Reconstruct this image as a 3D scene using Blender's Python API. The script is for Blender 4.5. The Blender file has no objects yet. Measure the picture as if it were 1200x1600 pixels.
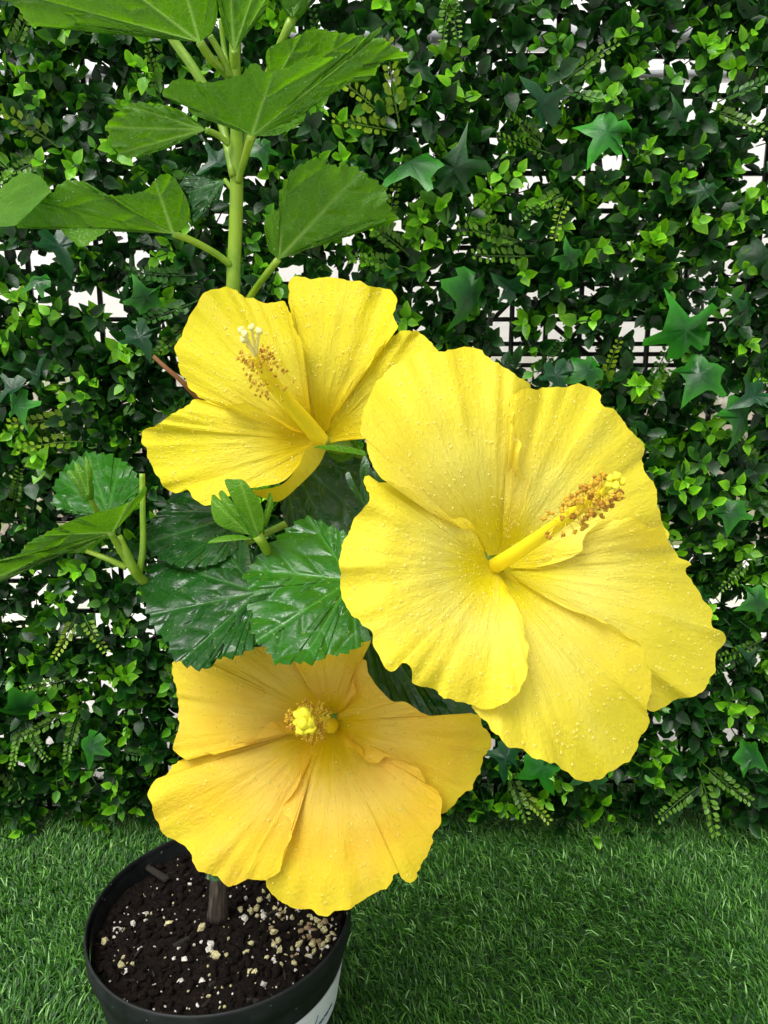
import bpy, math, random
import numpy as np
from mathutils import Vector, Matrix

random.seed(7)
rng = np.random.default_rng(7)
sc = bpy.context.scene
col = sc.collection

# ------------------------------------------------------------------ camera
CAM_H = 0.62
PITCH = math.radians(12)
FPX = 1160.0                     # focal length in pixels of the 1200 x 1600 photograph
cam_d = bpy.data.cameras.new('camera')
cam = bpy.data.objects.new('camera', cam_d); col.objects.link(cam)
cam.location = (0, 0, CAM_H)
cam.rotation_euler = (math.pi/2 - PITCH, 0, 0)
cam_d.sensor_fit = 'VERTICAL'
cam_d.angle = 2*math.atan(800/FPX)
cam_d.clip_start = 0.01
cam_d.clip_end = 500
sc.camera = cam

# ------------------------------------------------------------------ sky, sun, exposure
TO_SUN = Vector((-0.32, -0.40, 0.87)).normalized()
w = bpy.data.worlds.new('World'); sc.world = w; w.use_nodes = True
nt = w.node_tree; nt.nodes.clear()
sky = nt.nodes.new('ShaderNodeTexSky'); sky.sky_type = 'NISHITA'; sky.sun_disc = False
sky.sun_elevation = math.asin(TO_SUN.z); sky.sun_rotation = math.atan2(TO_SUN.x, TO_SUN.y)
sky.air_density = 1.0; sky.dust_density = 8.0; sky.ozone_density = 0.6
hs = nt.nodes.new('ShaderNodeHueSaturation'); hs.inputs['Saturation'].default_value = 0.10
bg = nt.nodes.new('ShaderNodeBackground'); bg.inputs['Strength'].default_value = 0.15
wo = nt.nodes.new('ShaderNodeOutputWorld')
nt.links.new(sky.outputs[0], hs.inputs['Color']); nt.links.new(hs.outputs[0], bg.inputs[0]); nt.links.new(bg.outputs[0], wo.inputs[0])
sun_d = bpy.data.lights.new('sun', 'SUN'); sun_d.energy = 1.3; sun_d.angle = math.radians(38); sun_d.color = (1, .97, .92)
sun = bpy.data.objects.new('sun', sun_d); col.objects.link(sun)
sun.rotation_euler = TO_SUN.to_track_quat('Z', 'Y').to_euler()
sun.location = TO_SUN*5
sc.view_settings.view_transform = 'Standard'; sc.view_settings.look = 'None'
sc.view_settings.gamma = 1; sc.view_settings.use_curve_mapping = False
sc.view_settings.exposure = 0.40
sc.cycles.max_bounces = 6; sc.cycles.transparent_max_bounces = 12

# ------------------------------------------------------------------ geometry helpers
CP, SP = math.cos(PITCH), math.sin(PITCH)
CAMP = np.array((0, 0, CAM_H)); FWD = np.array((0, CP, -SP)); RIGHT = np.array((1., 0, 0)); UP = np.array((0, SP, CP))
def ray(px, py):
    px = np.asarray(px, float); py = np.asarray(py, float)
    return FWD + ((px-600)/FPX)[..., None]*RIGHT + ((800-py)/FPX)[..., None]*UP
def at(px, py, d):                       # a point seen at a pixel, d metres in front of the lens plane
    return CAMP + np.asarray(d, float)[..., None]*ray(px, py)
def at_y(px, py, y):
    r = ray(px, py); return CAMP + (y/r[..., 1])[..., None]*r
def at_z(px, py, z):
    r = ray(px, py); return CAMP + ((z-CAM_H)/r[..., 2])[..., None]*r
def project(P):
    q = np.asarray(P) - CAMP; d = q@FWD
    return 600+FPX*(q@RIGHT)/d, 800-FPX*(q@UP)/d, d
def nrm(v):
    v = np.asarray(v, float); return v/np.linalg.norm(v, axis=-1, keepdims=True)
def view_normal(f, r, u):                # f towards the camera, r right, u up
    return nrm(-f*FWD + r*RIGHT + u*UP)

_tab = rng.random((256, 256))
def vnoise(x, y):
    x = np.asarray(x, float); y = np.asarray(y, float)
    xi = np.floor(x).astype(int); yi = np.floor(y).astype(int)
    fx = x-xi; fy = y-yi; fx = fx*fx*(3-2*fx); fy = fy*fy*(3-2*fy)
    g = lambda a, b: _tab[a % 256, b % 256]
    return (g(xi, yi)*(1-fx)+g(xi+1, yi)*fx)*(1-fy) + (g(xi, yi+1)*(1-fx)+g(xi+1, yi+1)*fx)*fy - .5
def fbm(x, y, o=3):
    s = 0; a = 1
    for k in range(o):
        s = s + a*vnoise(x*2**k+17*k, y*2**k+31*k); a *= .5
    return s
def sstep(a, b, x):
    t = np.clip((x-a)/(b-a), 0, 1); return t*t*(3-2*t)

def mesh_np(name, V, loops, sizes, smooth=True):
    me = bpy.data.meshes.new(name)
    V = np.asarray(V, np.float32); loops = np.asarray(loops, np.int32).ravel(); sizes = np.asarray(sizes, np.int32)
    me.vertices.add(len(V)); me.vertices.foreach_set('co', V.ravel())
    me.loops.add(len(loops)); me.loops.foreach_set('vertex_index', loops)
    me.polygons.add(len(sizes))
    st = np.zeros(len(sizes), np.int32); st[1:] = np.cumsum(sizes)[:-1]
    me.polygons.foreach_set('loop_start', st)
    me.polygons.foreach_set('use_smooth', np.full(len(sizes), smooth, bool))
    me.update(calc_edges=True)
    return me
def fattr(me, name, data):
    a = me.attributes.new(name, 'FLOAT', 'POINT'); a.data.foreach_set('value', np.asarray(data, np.float32).ravel())
def cattr(me, name, data):
    data = np.asarray(data, np.float32)
    if data.shape[1] == 3: data = np.concatenate([data, np.ones((len(data), 1), np.float32)], 1)
    a = me.attributes.new(name, 'FLOAT_COLOR', 'POINT'); a.data.foreach_set('color', data.ravel())
def vattr(me, name, data):
    a = me.attributes.new(name, 'FLOAT_VECTOR', 'POINT'); a.data.foreach_set('vector', np.asarray(data, np.float32).ravel())

class MB:                                 # collects pieces that become ONE mesh
    def __init__(s): s.V = []; s.L = []; s.S = []; s.C = []; s.n = 0
    def add(s, V, faces, c=None):
        V = np.asarray(V, float)
        for f in faces: s.L.extend([i+s.n for i in f]); s.S.append(len(f))
        s.V.append(V); s.n += len(V)
        s.C.append(np.tile(np.asarray(c if c is not None else (1, 1, 1), float), (len(V), 1)))
    def mesh(s, name, origin=(0, 0, 0)):
        me = mesh_np(name, np.concatenate(s.V)-np.asarray(origin), s.L, s.S); cattr(me, 'Col', np.concatenate(s.C)); return me
def grid_faces(nr, nc, wrap=False):
    f = []
    m = nc if wrap else nc-1
    for r in range(nr-1):
        for c in range(m):
            c2 = (c+1) % nc
            f.append((r*nc+c, r*nc+c2, (r+1)*nc+c2, (r+1)*nc+c))
    return f
def tube(P, R, seg=10, cap=True):
    P = np.asarray(P, float); R = np.broadcast_to(np.asarray(R, float), (len(P),))
    T = nrm(np.gradient(P, axis=0)); ref = np.array((.31, .2, .93)) if abs(T[0][2]) < .8 else np.array((1., .1, 0))
    V = []; u = None
    for i in range(len(P)):
        u = nrm(np.cross(T[i], ref)) if u is None else nrm(u-T[i]*np.dot(u, T[i]))
        v = np.cross(T[i], u)
        a = np.arange(seg)*2*math.pi/seg
        V.append(P[i] + R[i]*(np.cos(a)[:, None]*u + np.sin(a)[:, None]*v))
    V = np.concatenate(V); F = grid_faces(len(P), seg, True)
    if cap: F.append(tuple(range(seg))[::-1]); F.append(tuple(range((len(P)-1)*seg, len(P)*seg)))
    return V, F
def crom(pts, n):                          # smooth curve through points, evenly resampled
    p = np.asarray(pts, float); q = np.concatenate([[2*p[0]-p[1]], p, [2*p[-1]-p[-2]]])
    out = []
    for i in range(len(p)-1):
        t = np.linspace(0, 1, 14, endpoint=False)[:, None]; a, b, c, d = q[i:i+4]
        out.append(.5*((2*b)+(c-a)*t+(2*a-5*b+4*c-d)*t*t+(3*b-a-3*c+d)*t**3))
    out = np.concatenate(out+[p[-1:]]); s = np.concatenate([[0], np.cumsum(np.linalg.norm(np.diff(out, axis=0), axis=1))])
    t = np.linspace(0, s[-1], n)
    return np.stack([np.interp(t, s, out[:, k]) for k in range(p.shape[1])], 1)
def ico(sub=1):
    import bmesh
    bm = bmesh.new(); bmesh.ops.create_icosphere(bm, subdivisions=sub, radius=1)
    V = np.array([v.co[:] for v in bm.verts]); F = [tuple(v.index for v in f.verts) for f in bm.faces]; bm.free(); return V, F
ICO1, ICO2 = ico(1), ico(2)

def link(name, me, mat, parent=None, loc=None, **props):
    o = bpy.data.objects.new(name, me); col.objects.link(o)
    if mat is not None and me is not None and not me.materials: me.materials.append(mat)
    if parent is not None: o.parent = parent
    if loc is not None: o.location = loc
    for k, v in props.items(): o[k] = v
    return o
def empty(name, loc, parent=None, **props):
    o = bpy.data.objects.new(name, None); col.objects.link(o); o.location = loc; o.empty_display_size = .02
    if parent is not None: o.parent = parent
    for k, v in props.items(): o[k] = v
    return o

# ------------------------------------------------------------------ materials
class NT:
    def __init__(s, name):
        s.m = bpy.data.materials.new(name); s.m.use_nodes = True; s.t = s.m.node_tree; s.t.nodes.clear()
        s.out = s.t.nodes.new('ShaderNodeOutputMaterial')
    def n(s, ty, **kw):
        x = s.t.nodes.new(ty)
        for k, v in kw.items():
            if k.startswith('i_'):
                key = k[2:]; key = int(key) if key.isdigit() else key.replace('_', ' ')
                x.inputs[key].default_value = v
            else: setattr(x, k, v)
        return x
    def l(s, a, b): s.t.links.new(a, b)
    def mix(s, fac, a, b, mode='MIX'):
        x = s.n('ShaderNodeMix', data_type='RGBA', blend_type=mode)
        for sock, v in ((x.inputs[0], fac), (x.inputs[6], a), (x.inputs[7], b)):
            if isinstance(v, bpy.types.NodeSocket): s.l(v, sock)
            elif isinstance(v, (tuple, list)): sock.default_value = tuple(v)+((1,) if len(v) == 3 else ())
            else: sock.default_value = v
        return x.outputs[2]
    def math(s, op, a, b=0.0, c=0.0):
        x = s.n('ShaderNodeMath', operation=op)
        for sock, v in zip(x.inputs, (a, b, c)):
            if isinstance(v, bpy.types.NodeSocket): s.l(v, sock)
            else: sock.default_value = v
        return x.outputs[0]
    def ramp(s, fac, stops):
        x = s.n('ShaderNodeValToRGB'); e = x.color_ramp.elements
        while len(e) < len(stops): e.new(.5)
        for q, (p, c) in zip(e, stops): q.position = p; q.color = tuple(c)+(1,)
        s.l(fac, x.inputs[0]); return x.outputs[0]
    def maprange(s, v, a, b, c, d):
        x = s.n('ShaderNodeMapRange'); s.l(v, x.inputs[0])
        for i, q in enumerate((a, b, c, d)): x.inputs[i+1].default_value = q
        return x.outputs[0]
    def noise(s, vec, scale, detail=3, rough=.5):
        x = s.n('ShaderNodeTexNoise', i_Scale=scale, i_Detail=detail, i_Roughness=rough)
        if vec is not None: s.l(vec, x.inputs['Vector'])
        return x.outputs[0]
    def bump(s, h, strength, dist, normal=None):
        x = s.n('ShaderNodeBump', i_Strength=strength, i_Distance=dist); s.l(h, x.inputs['Height'])
        if normal is not None: s.l(normal, x.inputs['Normal'])
        return x.outputs[0]
    def leafy(s, color, rough, nor=None, trans=None, fac=.3, spec=.5):   # thin sheet: gloss + light through it
        p = s.n('ShaderNodeBsdfPrincipled'); t = s.n('ShaderNodeBsdfTranslucent'); m = s.n('ShaderNodeMixShader', i_0=fac)
        p.inputs['Specular IOR Level'].default_value = spec
        s.l(color, p.inputs['Base Color']); s.l(trans if trans is not None else color, t.inputs['Color'])
        if isinstance(rough, float): p.inputs['Roughness'].default_value = rough
        else: s.l(rough, p.inputs['Roughness'])
        if nor is not None: s.l(nor, p.inputs['Normal']); s.l(nor, t.inputs['Normal'])
        s.l(p.outputs[0], m.inputs[1]); s.l(t.outputs[0], m.inputs[2]); s.l(m.outputs[0], s.out.inputs[0])
        return s.m
    def solid(s, color, rough=.5, nor=None, spec=.5, **kw):
        p = s.n('ShaderNodeBsdfPrincipled'); p.inputs['Specular IOR Level'].default_value = spec
        if isinstance(color, bpy.types.NodeSocket): s.l(color, p.inputs['Base Color'])
        else: p.inputs['Base Color'].default_value = tuple(color)+(1,)
        if isinstance(rough, bpy.types.NodeSocket): s.l(rough, p.inputs['Roughness'])
        else: p.inputs['Roughness'].default_value = rough
        if nor is not None: s.l(nor, p.inputs['Normal'])
        for k, v in kw.items(): p.inputs[k.replace('_', ' ')].default_value = v
        s.l(p.outputs[0], s.out.inputs[0]); return s.m

def petal_mat(name, edge, mid, pale, throat, warm, warm_amt):
    k = NT(name)
    a = k.n('ShaderNodeAttribute', attribute_name='ut').outputs['Vector']
    sep = k.n('ShaderNodeSeparateXYZ'); k.l(a, sep.inputs[0]); u, rho, t = sep.outputs
    # streaks that run from the throat to the margin
    mp = k.n('ShaderNodeMapping', i_Scale=(34, 2.2, 1)); k.l(a, mp.inputs[0])
    streak = k.noise(mp.outputs[0], 1.0, 4, .6)
    mp2 = k.n('ShaderNodeMapping', i_Scale=(7, 1.3, 1)); k.l(a, mp2.inputs[0])
    broad = k.noise(mp2.outputs[0], 1.0, 2, .5)
    mp3 = k.n('ShaderNodeMapping', i_Scale=(95, 9, 1)); k.l(a, mp3.inputs[0])
    fine = k.noise(mp3.outputs[0], 1.0, 3, .6)
    geo = k.n('ShaderNodeTexCoord').outputs['Object']
    blot = k.noise(geo, 38, 3, .55)
    base = k.ramp(k.math('ADD', rho, k.math('MULTIPLY', k.math('SUBTRACT', streak, .5), .25)),
                  [(0.0, throat), (.14, throat), (.36, pale), (.66, mid), (.92, edge)])
    base = k.mix(k.maprange(broad, .5, .72, 0, .5), base, pale)
    base = k.mix(k.math('MULTIPLY', k.maprange(blot, .46, .66, 0, 1), warm_amt), base, warm)
    # branching veins: thin dark lines near the throat that fade outwards
    ud = k.math('ADD', u, k.math('MULTIPLY', k.math('SUBTRACT', broad, .5), .03))
    w1 = k.math('ABSOLUTE', k.math('SUBTRACT', k.math('FRACT', k.math('MULTIPLY', ud, 21.0)), .5))
    vein = k.maprange(w1, 0, .07, 1, 0)
    vein = k.math('MULTIPLY', vein, k.math('MULTIPLY', k.maprange(rho, .12, .3, 0, 1), k.maprange(rho, .35, .75, 1, .12)))
    vc = k.mix(1.0, base, (.80, .70, .42), 'MULTIPLY')
    base = k.mix(k.math('MULTIPLY', vein, .32), base, vc)
    nor = k.bump(streak, .32, .003)
    nor = k.bump(fine, .40, .0013, nor)
    nor = k.bump(vein, .2, -.0005, nor)
    mp4 = k.n('ShaderNodeMapping', i_Scale=(150, 42, 1)); k.l(a, mp4.inputs[0])
    nor = k.bump(k.noise(mp4.outputs[0], 1.0, 2, .5), .30, .0016, nor)
    nor = k.bump(k.noise(geo, 320, 4, .65), .34, .0013, nor)
    return k.leafy(base, .55, nor, fac=.38, spec=.22)
M = {}
M['petal_yellow'] = petal_mat('petal_yellow', (.81, .70, .035), (.81, .69, .05), (.84, .745, .13), (.83, .71, .010), (.82, .66, .05), .45)
M['petal_lemon'] = petal_mat('petal_lemon', (.79, .69, .02), (.78, .67, .02), (.77, .66, .05), (.80, .61, .008), (.76, .60, .02), .4)
M['petal_orange'] = petal_mat('petal_orange', (.84, .67, .035), (.84, .57, .03), (.83, .58, .09), (.80, .54, .004), (.84, .49, .045), .45)

def hib_leaf(name, c1, c2, vein, rough, tr, fac, spec=.5):
    k = NT(name)
    v = k.n('ShaderNodeAttribute', attribute_name='vein').outputs['Fac']
    g = k.n('ShaderNodeTexCoord').outputs['Object']
    n1 = k.noise(g, 45, 4, .6); n2 = k.noise(g, 520, 2)
    nm = k.maprange(k.noise(g, 30, 5, .65), .38, .62, 0, 1); c = k.mix(nm, c1, c2); trc = k.mix(nm, tuple(q*.82 for q in tr), tr)
    c = k.mix(k.math('MULTIPLY', v, .8), c, vein)
    t = k.mix(k.math('MULTIPLY', v, .85), trc, tuple(min(1, q*1.5+.05) for q in vein))
    vo = k.n('ShaderNodeTexVoronoi', feature='DISTANCE_TO_EDGE', i_Scale=270.0); k.l(g, vo.inputs['Vector'])
    net = k.maprange(vo.outputs[0], 0, .12, 1, 0)
    c = k.mix(k.math('MULTIPLY', net, .16), c, vein); t = k.mix(k.math('MULTIPLY', net, .14), t, vein)
    c = k.mix(k.maprange(k.noise(g, 240, 2, .7), .66, .72, 0, .35), c, (.30, .34, .10))
    nor = k.bump(n2, .4 if rough[0] > .2 else .15, .0007); nor = k.bump(net, .5 if rough[0] > .2 else .14, -.0005, nor)
    nor = k.bump(k.noise(g, 100, 3), .35, .002, nor)
    r = k.maprange(k.noise(g, 48, 4, .6), .47, .56, rough[0], rough[1])
    return k.leafy(c, r, nor, t, fac, spec)
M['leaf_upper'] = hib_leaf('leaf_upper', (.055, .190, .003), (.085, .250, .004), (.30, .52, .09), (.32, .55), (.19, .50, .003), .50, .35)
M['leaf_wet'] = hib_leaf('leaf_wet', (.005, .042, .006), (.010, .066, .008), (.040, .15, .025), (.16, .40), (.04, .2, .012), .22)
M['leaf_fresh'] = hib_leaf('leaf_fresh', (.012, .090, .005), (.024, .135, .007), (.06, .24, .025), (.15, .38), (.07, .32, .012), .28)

k = NT('stem_green')
g = k.n('ShaderNodeTexCoord').outputs['Object']
c = k.mix(k.maprange(k.noise(g, 60, 3), .4, .65, 0, 1), (.14, .28, .012), (.23, .37, .02))
M['stem'] = k.solid(c, .38, k.bump(k.noise(g, 300, 2), .2, .001), Subsurface_Weight=.0)
k = NT('bark')
g = k.n('ShaderNodeTexCoord').outputs['Object']
mp = k.n('ShaderNodeMapping', i_Scale=(260, 260, 45)); k.l(g, mp.inputs[0])
n1 = k.noise(mp.outputs[0], 1.0, 4, .65)
M['bark'] = k.solid(k.ramp(n1, [(.3, (.010, .007, .004)), (.5, (.028, .020, .012)), (.72, (.10, .078, .052))]), .85, k.bump(n1, .9, .004))
k = NT('twig'); M['twig'] = k.solid((.22, .09, .03), .6)
k = NT('anther')
oi = k.n('ShaderNodeObjectInfo').outputs['Random']
M['anther'] = k.solid(k.ramp(oi, [(0, (.44, .19, .008)), (.4, (.66, .37, .015)), (1, (.80, .54, .03))]), .7, k.bump(k.noise(k.n('ShaderNodeTexCoord').outputs['Object'], 900, 2), .6, .001))
k = NT('column_yellow'); g = k.n('ShaderNodeTexCoord').outputs['Object']
M['column'] = k.solid(k.mix(k.noise(g, 120, 2), (.82, .66, .012), (.86, .72, .03)), .45, k.bump(k.noise(g, 500, 2), .15, .0006), .3)
k = NT('filament'); M['filament'] = k.solid((.84, .62, .06), .5)
k = NT('stigma_pale'); M['stigma_pale'] = k.solid((.86, .80, .30), .6, k.bump(k.noise(k.n('ShaderNodeTexCoord').outputs['Object'], 1400, 2), .6, .0008))
k = NT('stigma_yellow'); M['stigma_yellow'] = k.solid((.88, .78, .03), .6, k.bump(k.noise(k.n('ShaderNodeTexCoord').outputs['Object'], 1400, 2), .6, .0008))
def drop_mat(name, tint):                       # water bead; tint paints in the light gathered from the surface below
    k = NT(name)
    tr = k.n('ShaderNodeBsdfTransparent'); p = k.n('ShaderNodeBsdfPrincipled', i_Roughness=.07); p.inputs['Base Color'].default_value = tint+(1,); p.inputs['Specular IOR Level'].default_value = .8
    m = k.n('ShaderNodeMixShader', i_0=.32); k.l(tr.outputs[0], m.inputs[1]); k.l(p.outputs[0], m.inputs[2]); k.l(m.outputs[0], k.out.inputs[0]); return k.m
M['drop_leaf'] = drop_mat('water_on_leaf', (.22, .42, .10))
M['drop'] = drop_mat('water', (.86, .74, .16))

def col_leaf(name, rough, fac, boost):
    k = NT(name)
    c = k.n('ShaderNodeAttribute', attribute_name='Col').outputs['Color']
    g = k.n('ShaderNodeNewGeometry').outputs['Position']
    n1 = k.noise(g, 160, 3)
    c2 = k.mix(k.maprange(n1, .35, .7, 0, .55), c, k.mix(1.0, c, (.55, .62, .7), 'MULTIPLY'))
    t = k.mix(1.0, c2, boost, 'MULTIPLY')
    return k.leafy(c2, k.maprange(k.noise(g, 55, 2), .35, .65, rough[0], rough[1]), k.bump(k.noise(g, 420, 3), .35, .0010), t, fac, .34)
M['hedge_leaf'] = col_leaf('plastic_leaf', (.22, .46), .26, (1.6, 1.7, .7))
M['ivy'] = col_leaf('plastic_ivy', (.26, .5), .2, (1.3, 1.5, .9))
M['grass'] = col_leaf('plastic_grass', (.42, .6), .18, (1.2, 1.3, .8))
k = NT('black_plastic'); g = k.n('ShaderNodeTexCoord').outputs['Object']
M['lattice'] = k.solid((.008, .010, .009), .5, k.bump(k.noise(g, 200, 2), .2, .001))
k = NT('pot_plastic'); g = k.n('ShaderNodeTexCoord').outputs['Object']
n1 = k.noise(g, 35, 4, .65); mp = k.n('ShaderNodeMapping', i_Scale=(60, 60, 600)); k.l(g, mp.inputs[0])
scr = k.noise(mp.outputs[0], 1.0, 3, .7)
c = k.mix(k.maprange(n1, .45, .75, 0, .6), (.005, .007, .007), (.018, .023, .022))
c = k.mix(k.maprange(k.noise(g, 210, 2, .7), .70, .76, 0, .55), c, (.35, .36, .34))
M['pot'] = k.solid(c, k.maprange(n1, .35, .7, .45, .7), k.bump(scr, .12, .001), .3)
k = NT('sticker'); M['sticker'] = k.solid(k.mix(k.noise(k.n('ShaderNodeTexCoord').outputs['Object'], 60, 2), (.74, .82, .84), (.82, .86, .86)), .45)
k = NT('ink'); M['ink'] = k.solid((.03, .10, .16), .5)
k = NT('soil'); g = k.n('ShaderNodeTexCoord').outputs['Object']
n1 = k.noise(g, 190, 5, .7)
M['soil'] = k.solid(k.ramp(n1, [(.35, (.0025, .0014, .001)), (.6, (.011, .006, .004)), (.8, (.034, .021, .013))]), k.maprange(n1, .4, .7, .6, .95), k.bump(n1, 1.0, .008), .15)
k = NT('perlite'); c = k.n('ShaderNodeAttribute', attribute_name='Col').outputs['Color']; g = k.n('ShaderNodeNewGeometry').outputs['Position']
n1 = k.noise(g, 600, 3, .7)
M['perlite'] = k.solid(k.mix(k.maprange(n1, .42, .66, 0, .75), c, k.mix(1.0, c, (.30, .26, .20), 'MULTIPLY')), .85, k.bump(n1, .8, .0015))
k = NT('paving'); g = k.n('ShaderNodeTexCoord').outputs['Object']
n1 = k.noise(g, 1.6, 4, .6); n2 = k.noise(g, 42, 5, .7)
c = k.mix(k.maprange(n2, .35, .7, 0, .7), (.74, .72, .68), (.42, .39, .35))
c = k.mix(k.maprange(n1, .54, .66, 0, .75), c, (.30, .42, .14))
M['paving'] = k.solid(c, .85, k.bump(n2, .5, .01))
k = NT('turf_backing'); M['turf'] = k.solid(k.mix(k.noise(k.n('ShaderNodeTexCoord').outputs['Object'], 90, 3), (.012, .04, .010), (.02, .07, .015)), .9)
k = NT('grey_metal'); M['rail'] = k.solid((.62, .64, .66), .45)

# ------------------------------------------------------------------ ground
def box(c, s):
    c = np.asarray(c, float); s = np.asarray(s, float)/2
    V = np.array([(x, y, z) for x in (-1, 1) for y in (-1, 1) for z in (-1, 1)])*s + c
    return V, [(0, 1, 3, 2), (4, 6, 7, 5), (0, 4, 5, 1), (2, 3, 7, 6), (0, 2, 6, 4), (1, 5, 7, 3)]
def slab(name, x0, x1, y0, y1, z, mat, **p):
    me = mesh_np(name, [(x0, y0, z), (x1, y0, z), (x1, y1, z), (x0, y1, z)], [0, 1, 2, 3], [4]); return link(name, me, mat, **p)
slab('pavement', -120, 120, -60, 200, -.004, M['paving'], kind='structure', label='pale mossy paving seen in glimpses behind the hedge', category='pavement')
slab('lawn', -1.0, 1.0, -.2, 1.0, 0.0, M['turf'], kind='structure', label='green backing of the artificial lawn', category='lawn')

# ------------------------------------------------------------------ flower pot and soil
POT_D = .6135
POT_C = at(347, 1413, POT_D)
POT_H = POT_C[2]; POT_R = .1055; POT_RB = .080
PC = np.array((POT_C[0], POT_C[1], 0))
def lathe(prof, seg=120):
    a = np.arange(seg)*2*math.pi/seg; V = []
    for r, z in prof: V.append(np.stack([r*np.cos(a), r*np.sin(a), np.full(seg, z)], 1))
    return np.concatenate(V), grid_faces(len(prof), seg, True)
def pot_r(z): return POT_RB + (POT_R-POT_RB)*z/POT_H
pot = empty('plant_pot', PC, label='black plastic nursery pot with a white handwritten sticker, on the lawn', category='plant pot')
mb = MB()
prof = [(0.001, .004), (POT_RB-.006, .004), (POT_RB, .008)] + [(pot_r(z), z) for z in np.linspace(.015, POT_H-.022, 12)] + [(pot_r(POT_H-.021)+.0006, POT_H-.0205)]
mb.add(*lathe(prof)); prof2 = [(pot_r(z)-.0026, z) for z in np.linspace(.012, POT_H-.004, 8)]
mb.add(*lathe(prof2)); link('wall', mb.mesh('pot_wall'), M['pot'], pot)
mb = MB(); r = POT_R
mb.add(*lathe([(r-.0007, POT_H-.020), (r+.0008, POT_H-.0185), (r+.0010, POT_H-.010), (r+.0011, POT_H-.002), (r+.0006, POT_H-.0004), (r-.0004, POT_H), (r-.0010, POT_H-.0007), (r-.0014, POT_H-.003), (r-.0024, POT_H-.012)]))
link('rim', mb.mesh('pot_rim'), M['pot'], pot)
# sticker wrapped on the wall
def on_pot(ang, z, off): return np.stack([(pot_r(z)+off)*np.cos(ang), (pot_r(z)+off)*np.sin(ang), z*np.ones_like(ang)], -1)
ST_A0, ST_A1, ST_Z0, ST_Z1 = math.radians(-72), math.radians(20), POT_H-.080, POT_H-.041
A, Z = np.meshgrid(np.linspace(ST_A0, ST_A1, 40), np.linspace(ST_Z0, ST_Z1, 5))
V = np.concatenate([on_pot(A, Z, .0004).reshape(-1, 3), on_pot(A, Z, .0009).reshape(-1, 3)])
F = grid_faces(5, 40); F += [tuple(i+200 for i in f) for f in grid_faces(5, 40)]
mb = MB(); mb.add(V, F); stk = link('sticker', mb.mesh('sticker'), M['sticker'], pot, label='white sticker with faint blue handwriting')
strokes = [  # pen strokes: (along, up) in millimetres from the left end of the writing
 [(0, 1), (2.5, 10), (4.5, 12), (5.2, 9), (4, 3), (5.5, 1)], [(1.2, 5), (5, 6)], [(7, 1), (7.4, 6), (7.6, 3), (9.2, 6), (10, 3), (10.3, 1)], [(12, 1), (12.4, 1.6)],
 [(14, 5), (15, 8)], [(16, 5), (17, 8)],
 [(25, 14), (22.5, 8), (20.5, 3), (22, 1.5), (24, 4), (22.5, 6)], [(24.5, 1), (26, 5), (26.6, 2), (28.6, 5)], [(28.6, 5), (28.8, 2), (30.3, 5), (30.8, 2), (32.4, 5), (33, 2)],
 [(34.5, 2), (35, 5), (36, 3), (37.5, 5), (38, 2), (39.5, 5), (40.2, 2)], [(42, 2), (42.6, 5), (44, 2.5), (45.5, 5), (46, 2.4), (48, 4.5)]]
mb = MB()
for s in strokes:
    q = crom(s, 22); a = ST_A0 + math.radians(24) + q[:, 0]/1000/pot_r(ST_Z0); z = ST_Z0 + .010 + q[:, 1]/1000*1.15
    mb.add(*tube(on_pot(a, z, .0012), .00033, 5))
link('handwriting', mb.mesh('ink'), M['ink'], stk)

SOIL_Z = POT_H-.017; SR = pot_r(SOIL_Z)-.0032
soil = empty('potting_soil', (PC[0], PC[1], SOIL_Z), label='dark potting soil strewn with white and tan perlite inside the pot', category='soil')
def soil_h(x, y): return .006*fbm(x*38+9, y*38+3, 3) + .0025*vnoise(x*260, y*260) + .004*np.exp(-((x+.003)**2+(y+.001)**2)/.0006)
rr = np.linspace(0, 1, 40); aa = np.arange(140)*2*math.pi/140
X = SR*rr[:, None]*np.cos(aa); Y = SR*rr[:, None]*np.sin(aa)
mb = MB(); mb.add(np.stack([X, Y, soil_h(X, Y)], -1).reshape(-1, 3), grid_faces(40, 140, True)); link('soil_surface', mb.mesh('soil_surface'), M['soil'], soil)
def lump(p, s, rot=True, base=ICO1):
    V, F = base; V = V*(1+.7*(rng.random((len(V), 1))-.5))
    q = rng.normal(size=4); q /= np.linalg.norm(q); R = np.array(Matrix.Identity(3)) if not rot else np.array(__import__('mathutils').Quaternion(q).to_matrix())
    return (V*np.asarray(s))@R.T + p, F
mb = MB()
for i in range(1500):
    a = rng.random()*2*math.pi; q = SR*.985*math.sqrt(rng.random()); x, y = q*math.cos(a), q*math.sin(a); s = .0007+.0034*rng.random()**2.5
    mb.add(*lump((x, y, soil_h(x, y)+s*.3), (s*1.5, s, s*.8)))
link('soil_crumbs', mb.mesh('soil_crumbs'), M['soil'], soil, kind='stuff')
WH, TAN, BR = (.60, .58, .52), (.50, .46, .24), (.26, .19, .10)
gran = []
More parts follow.
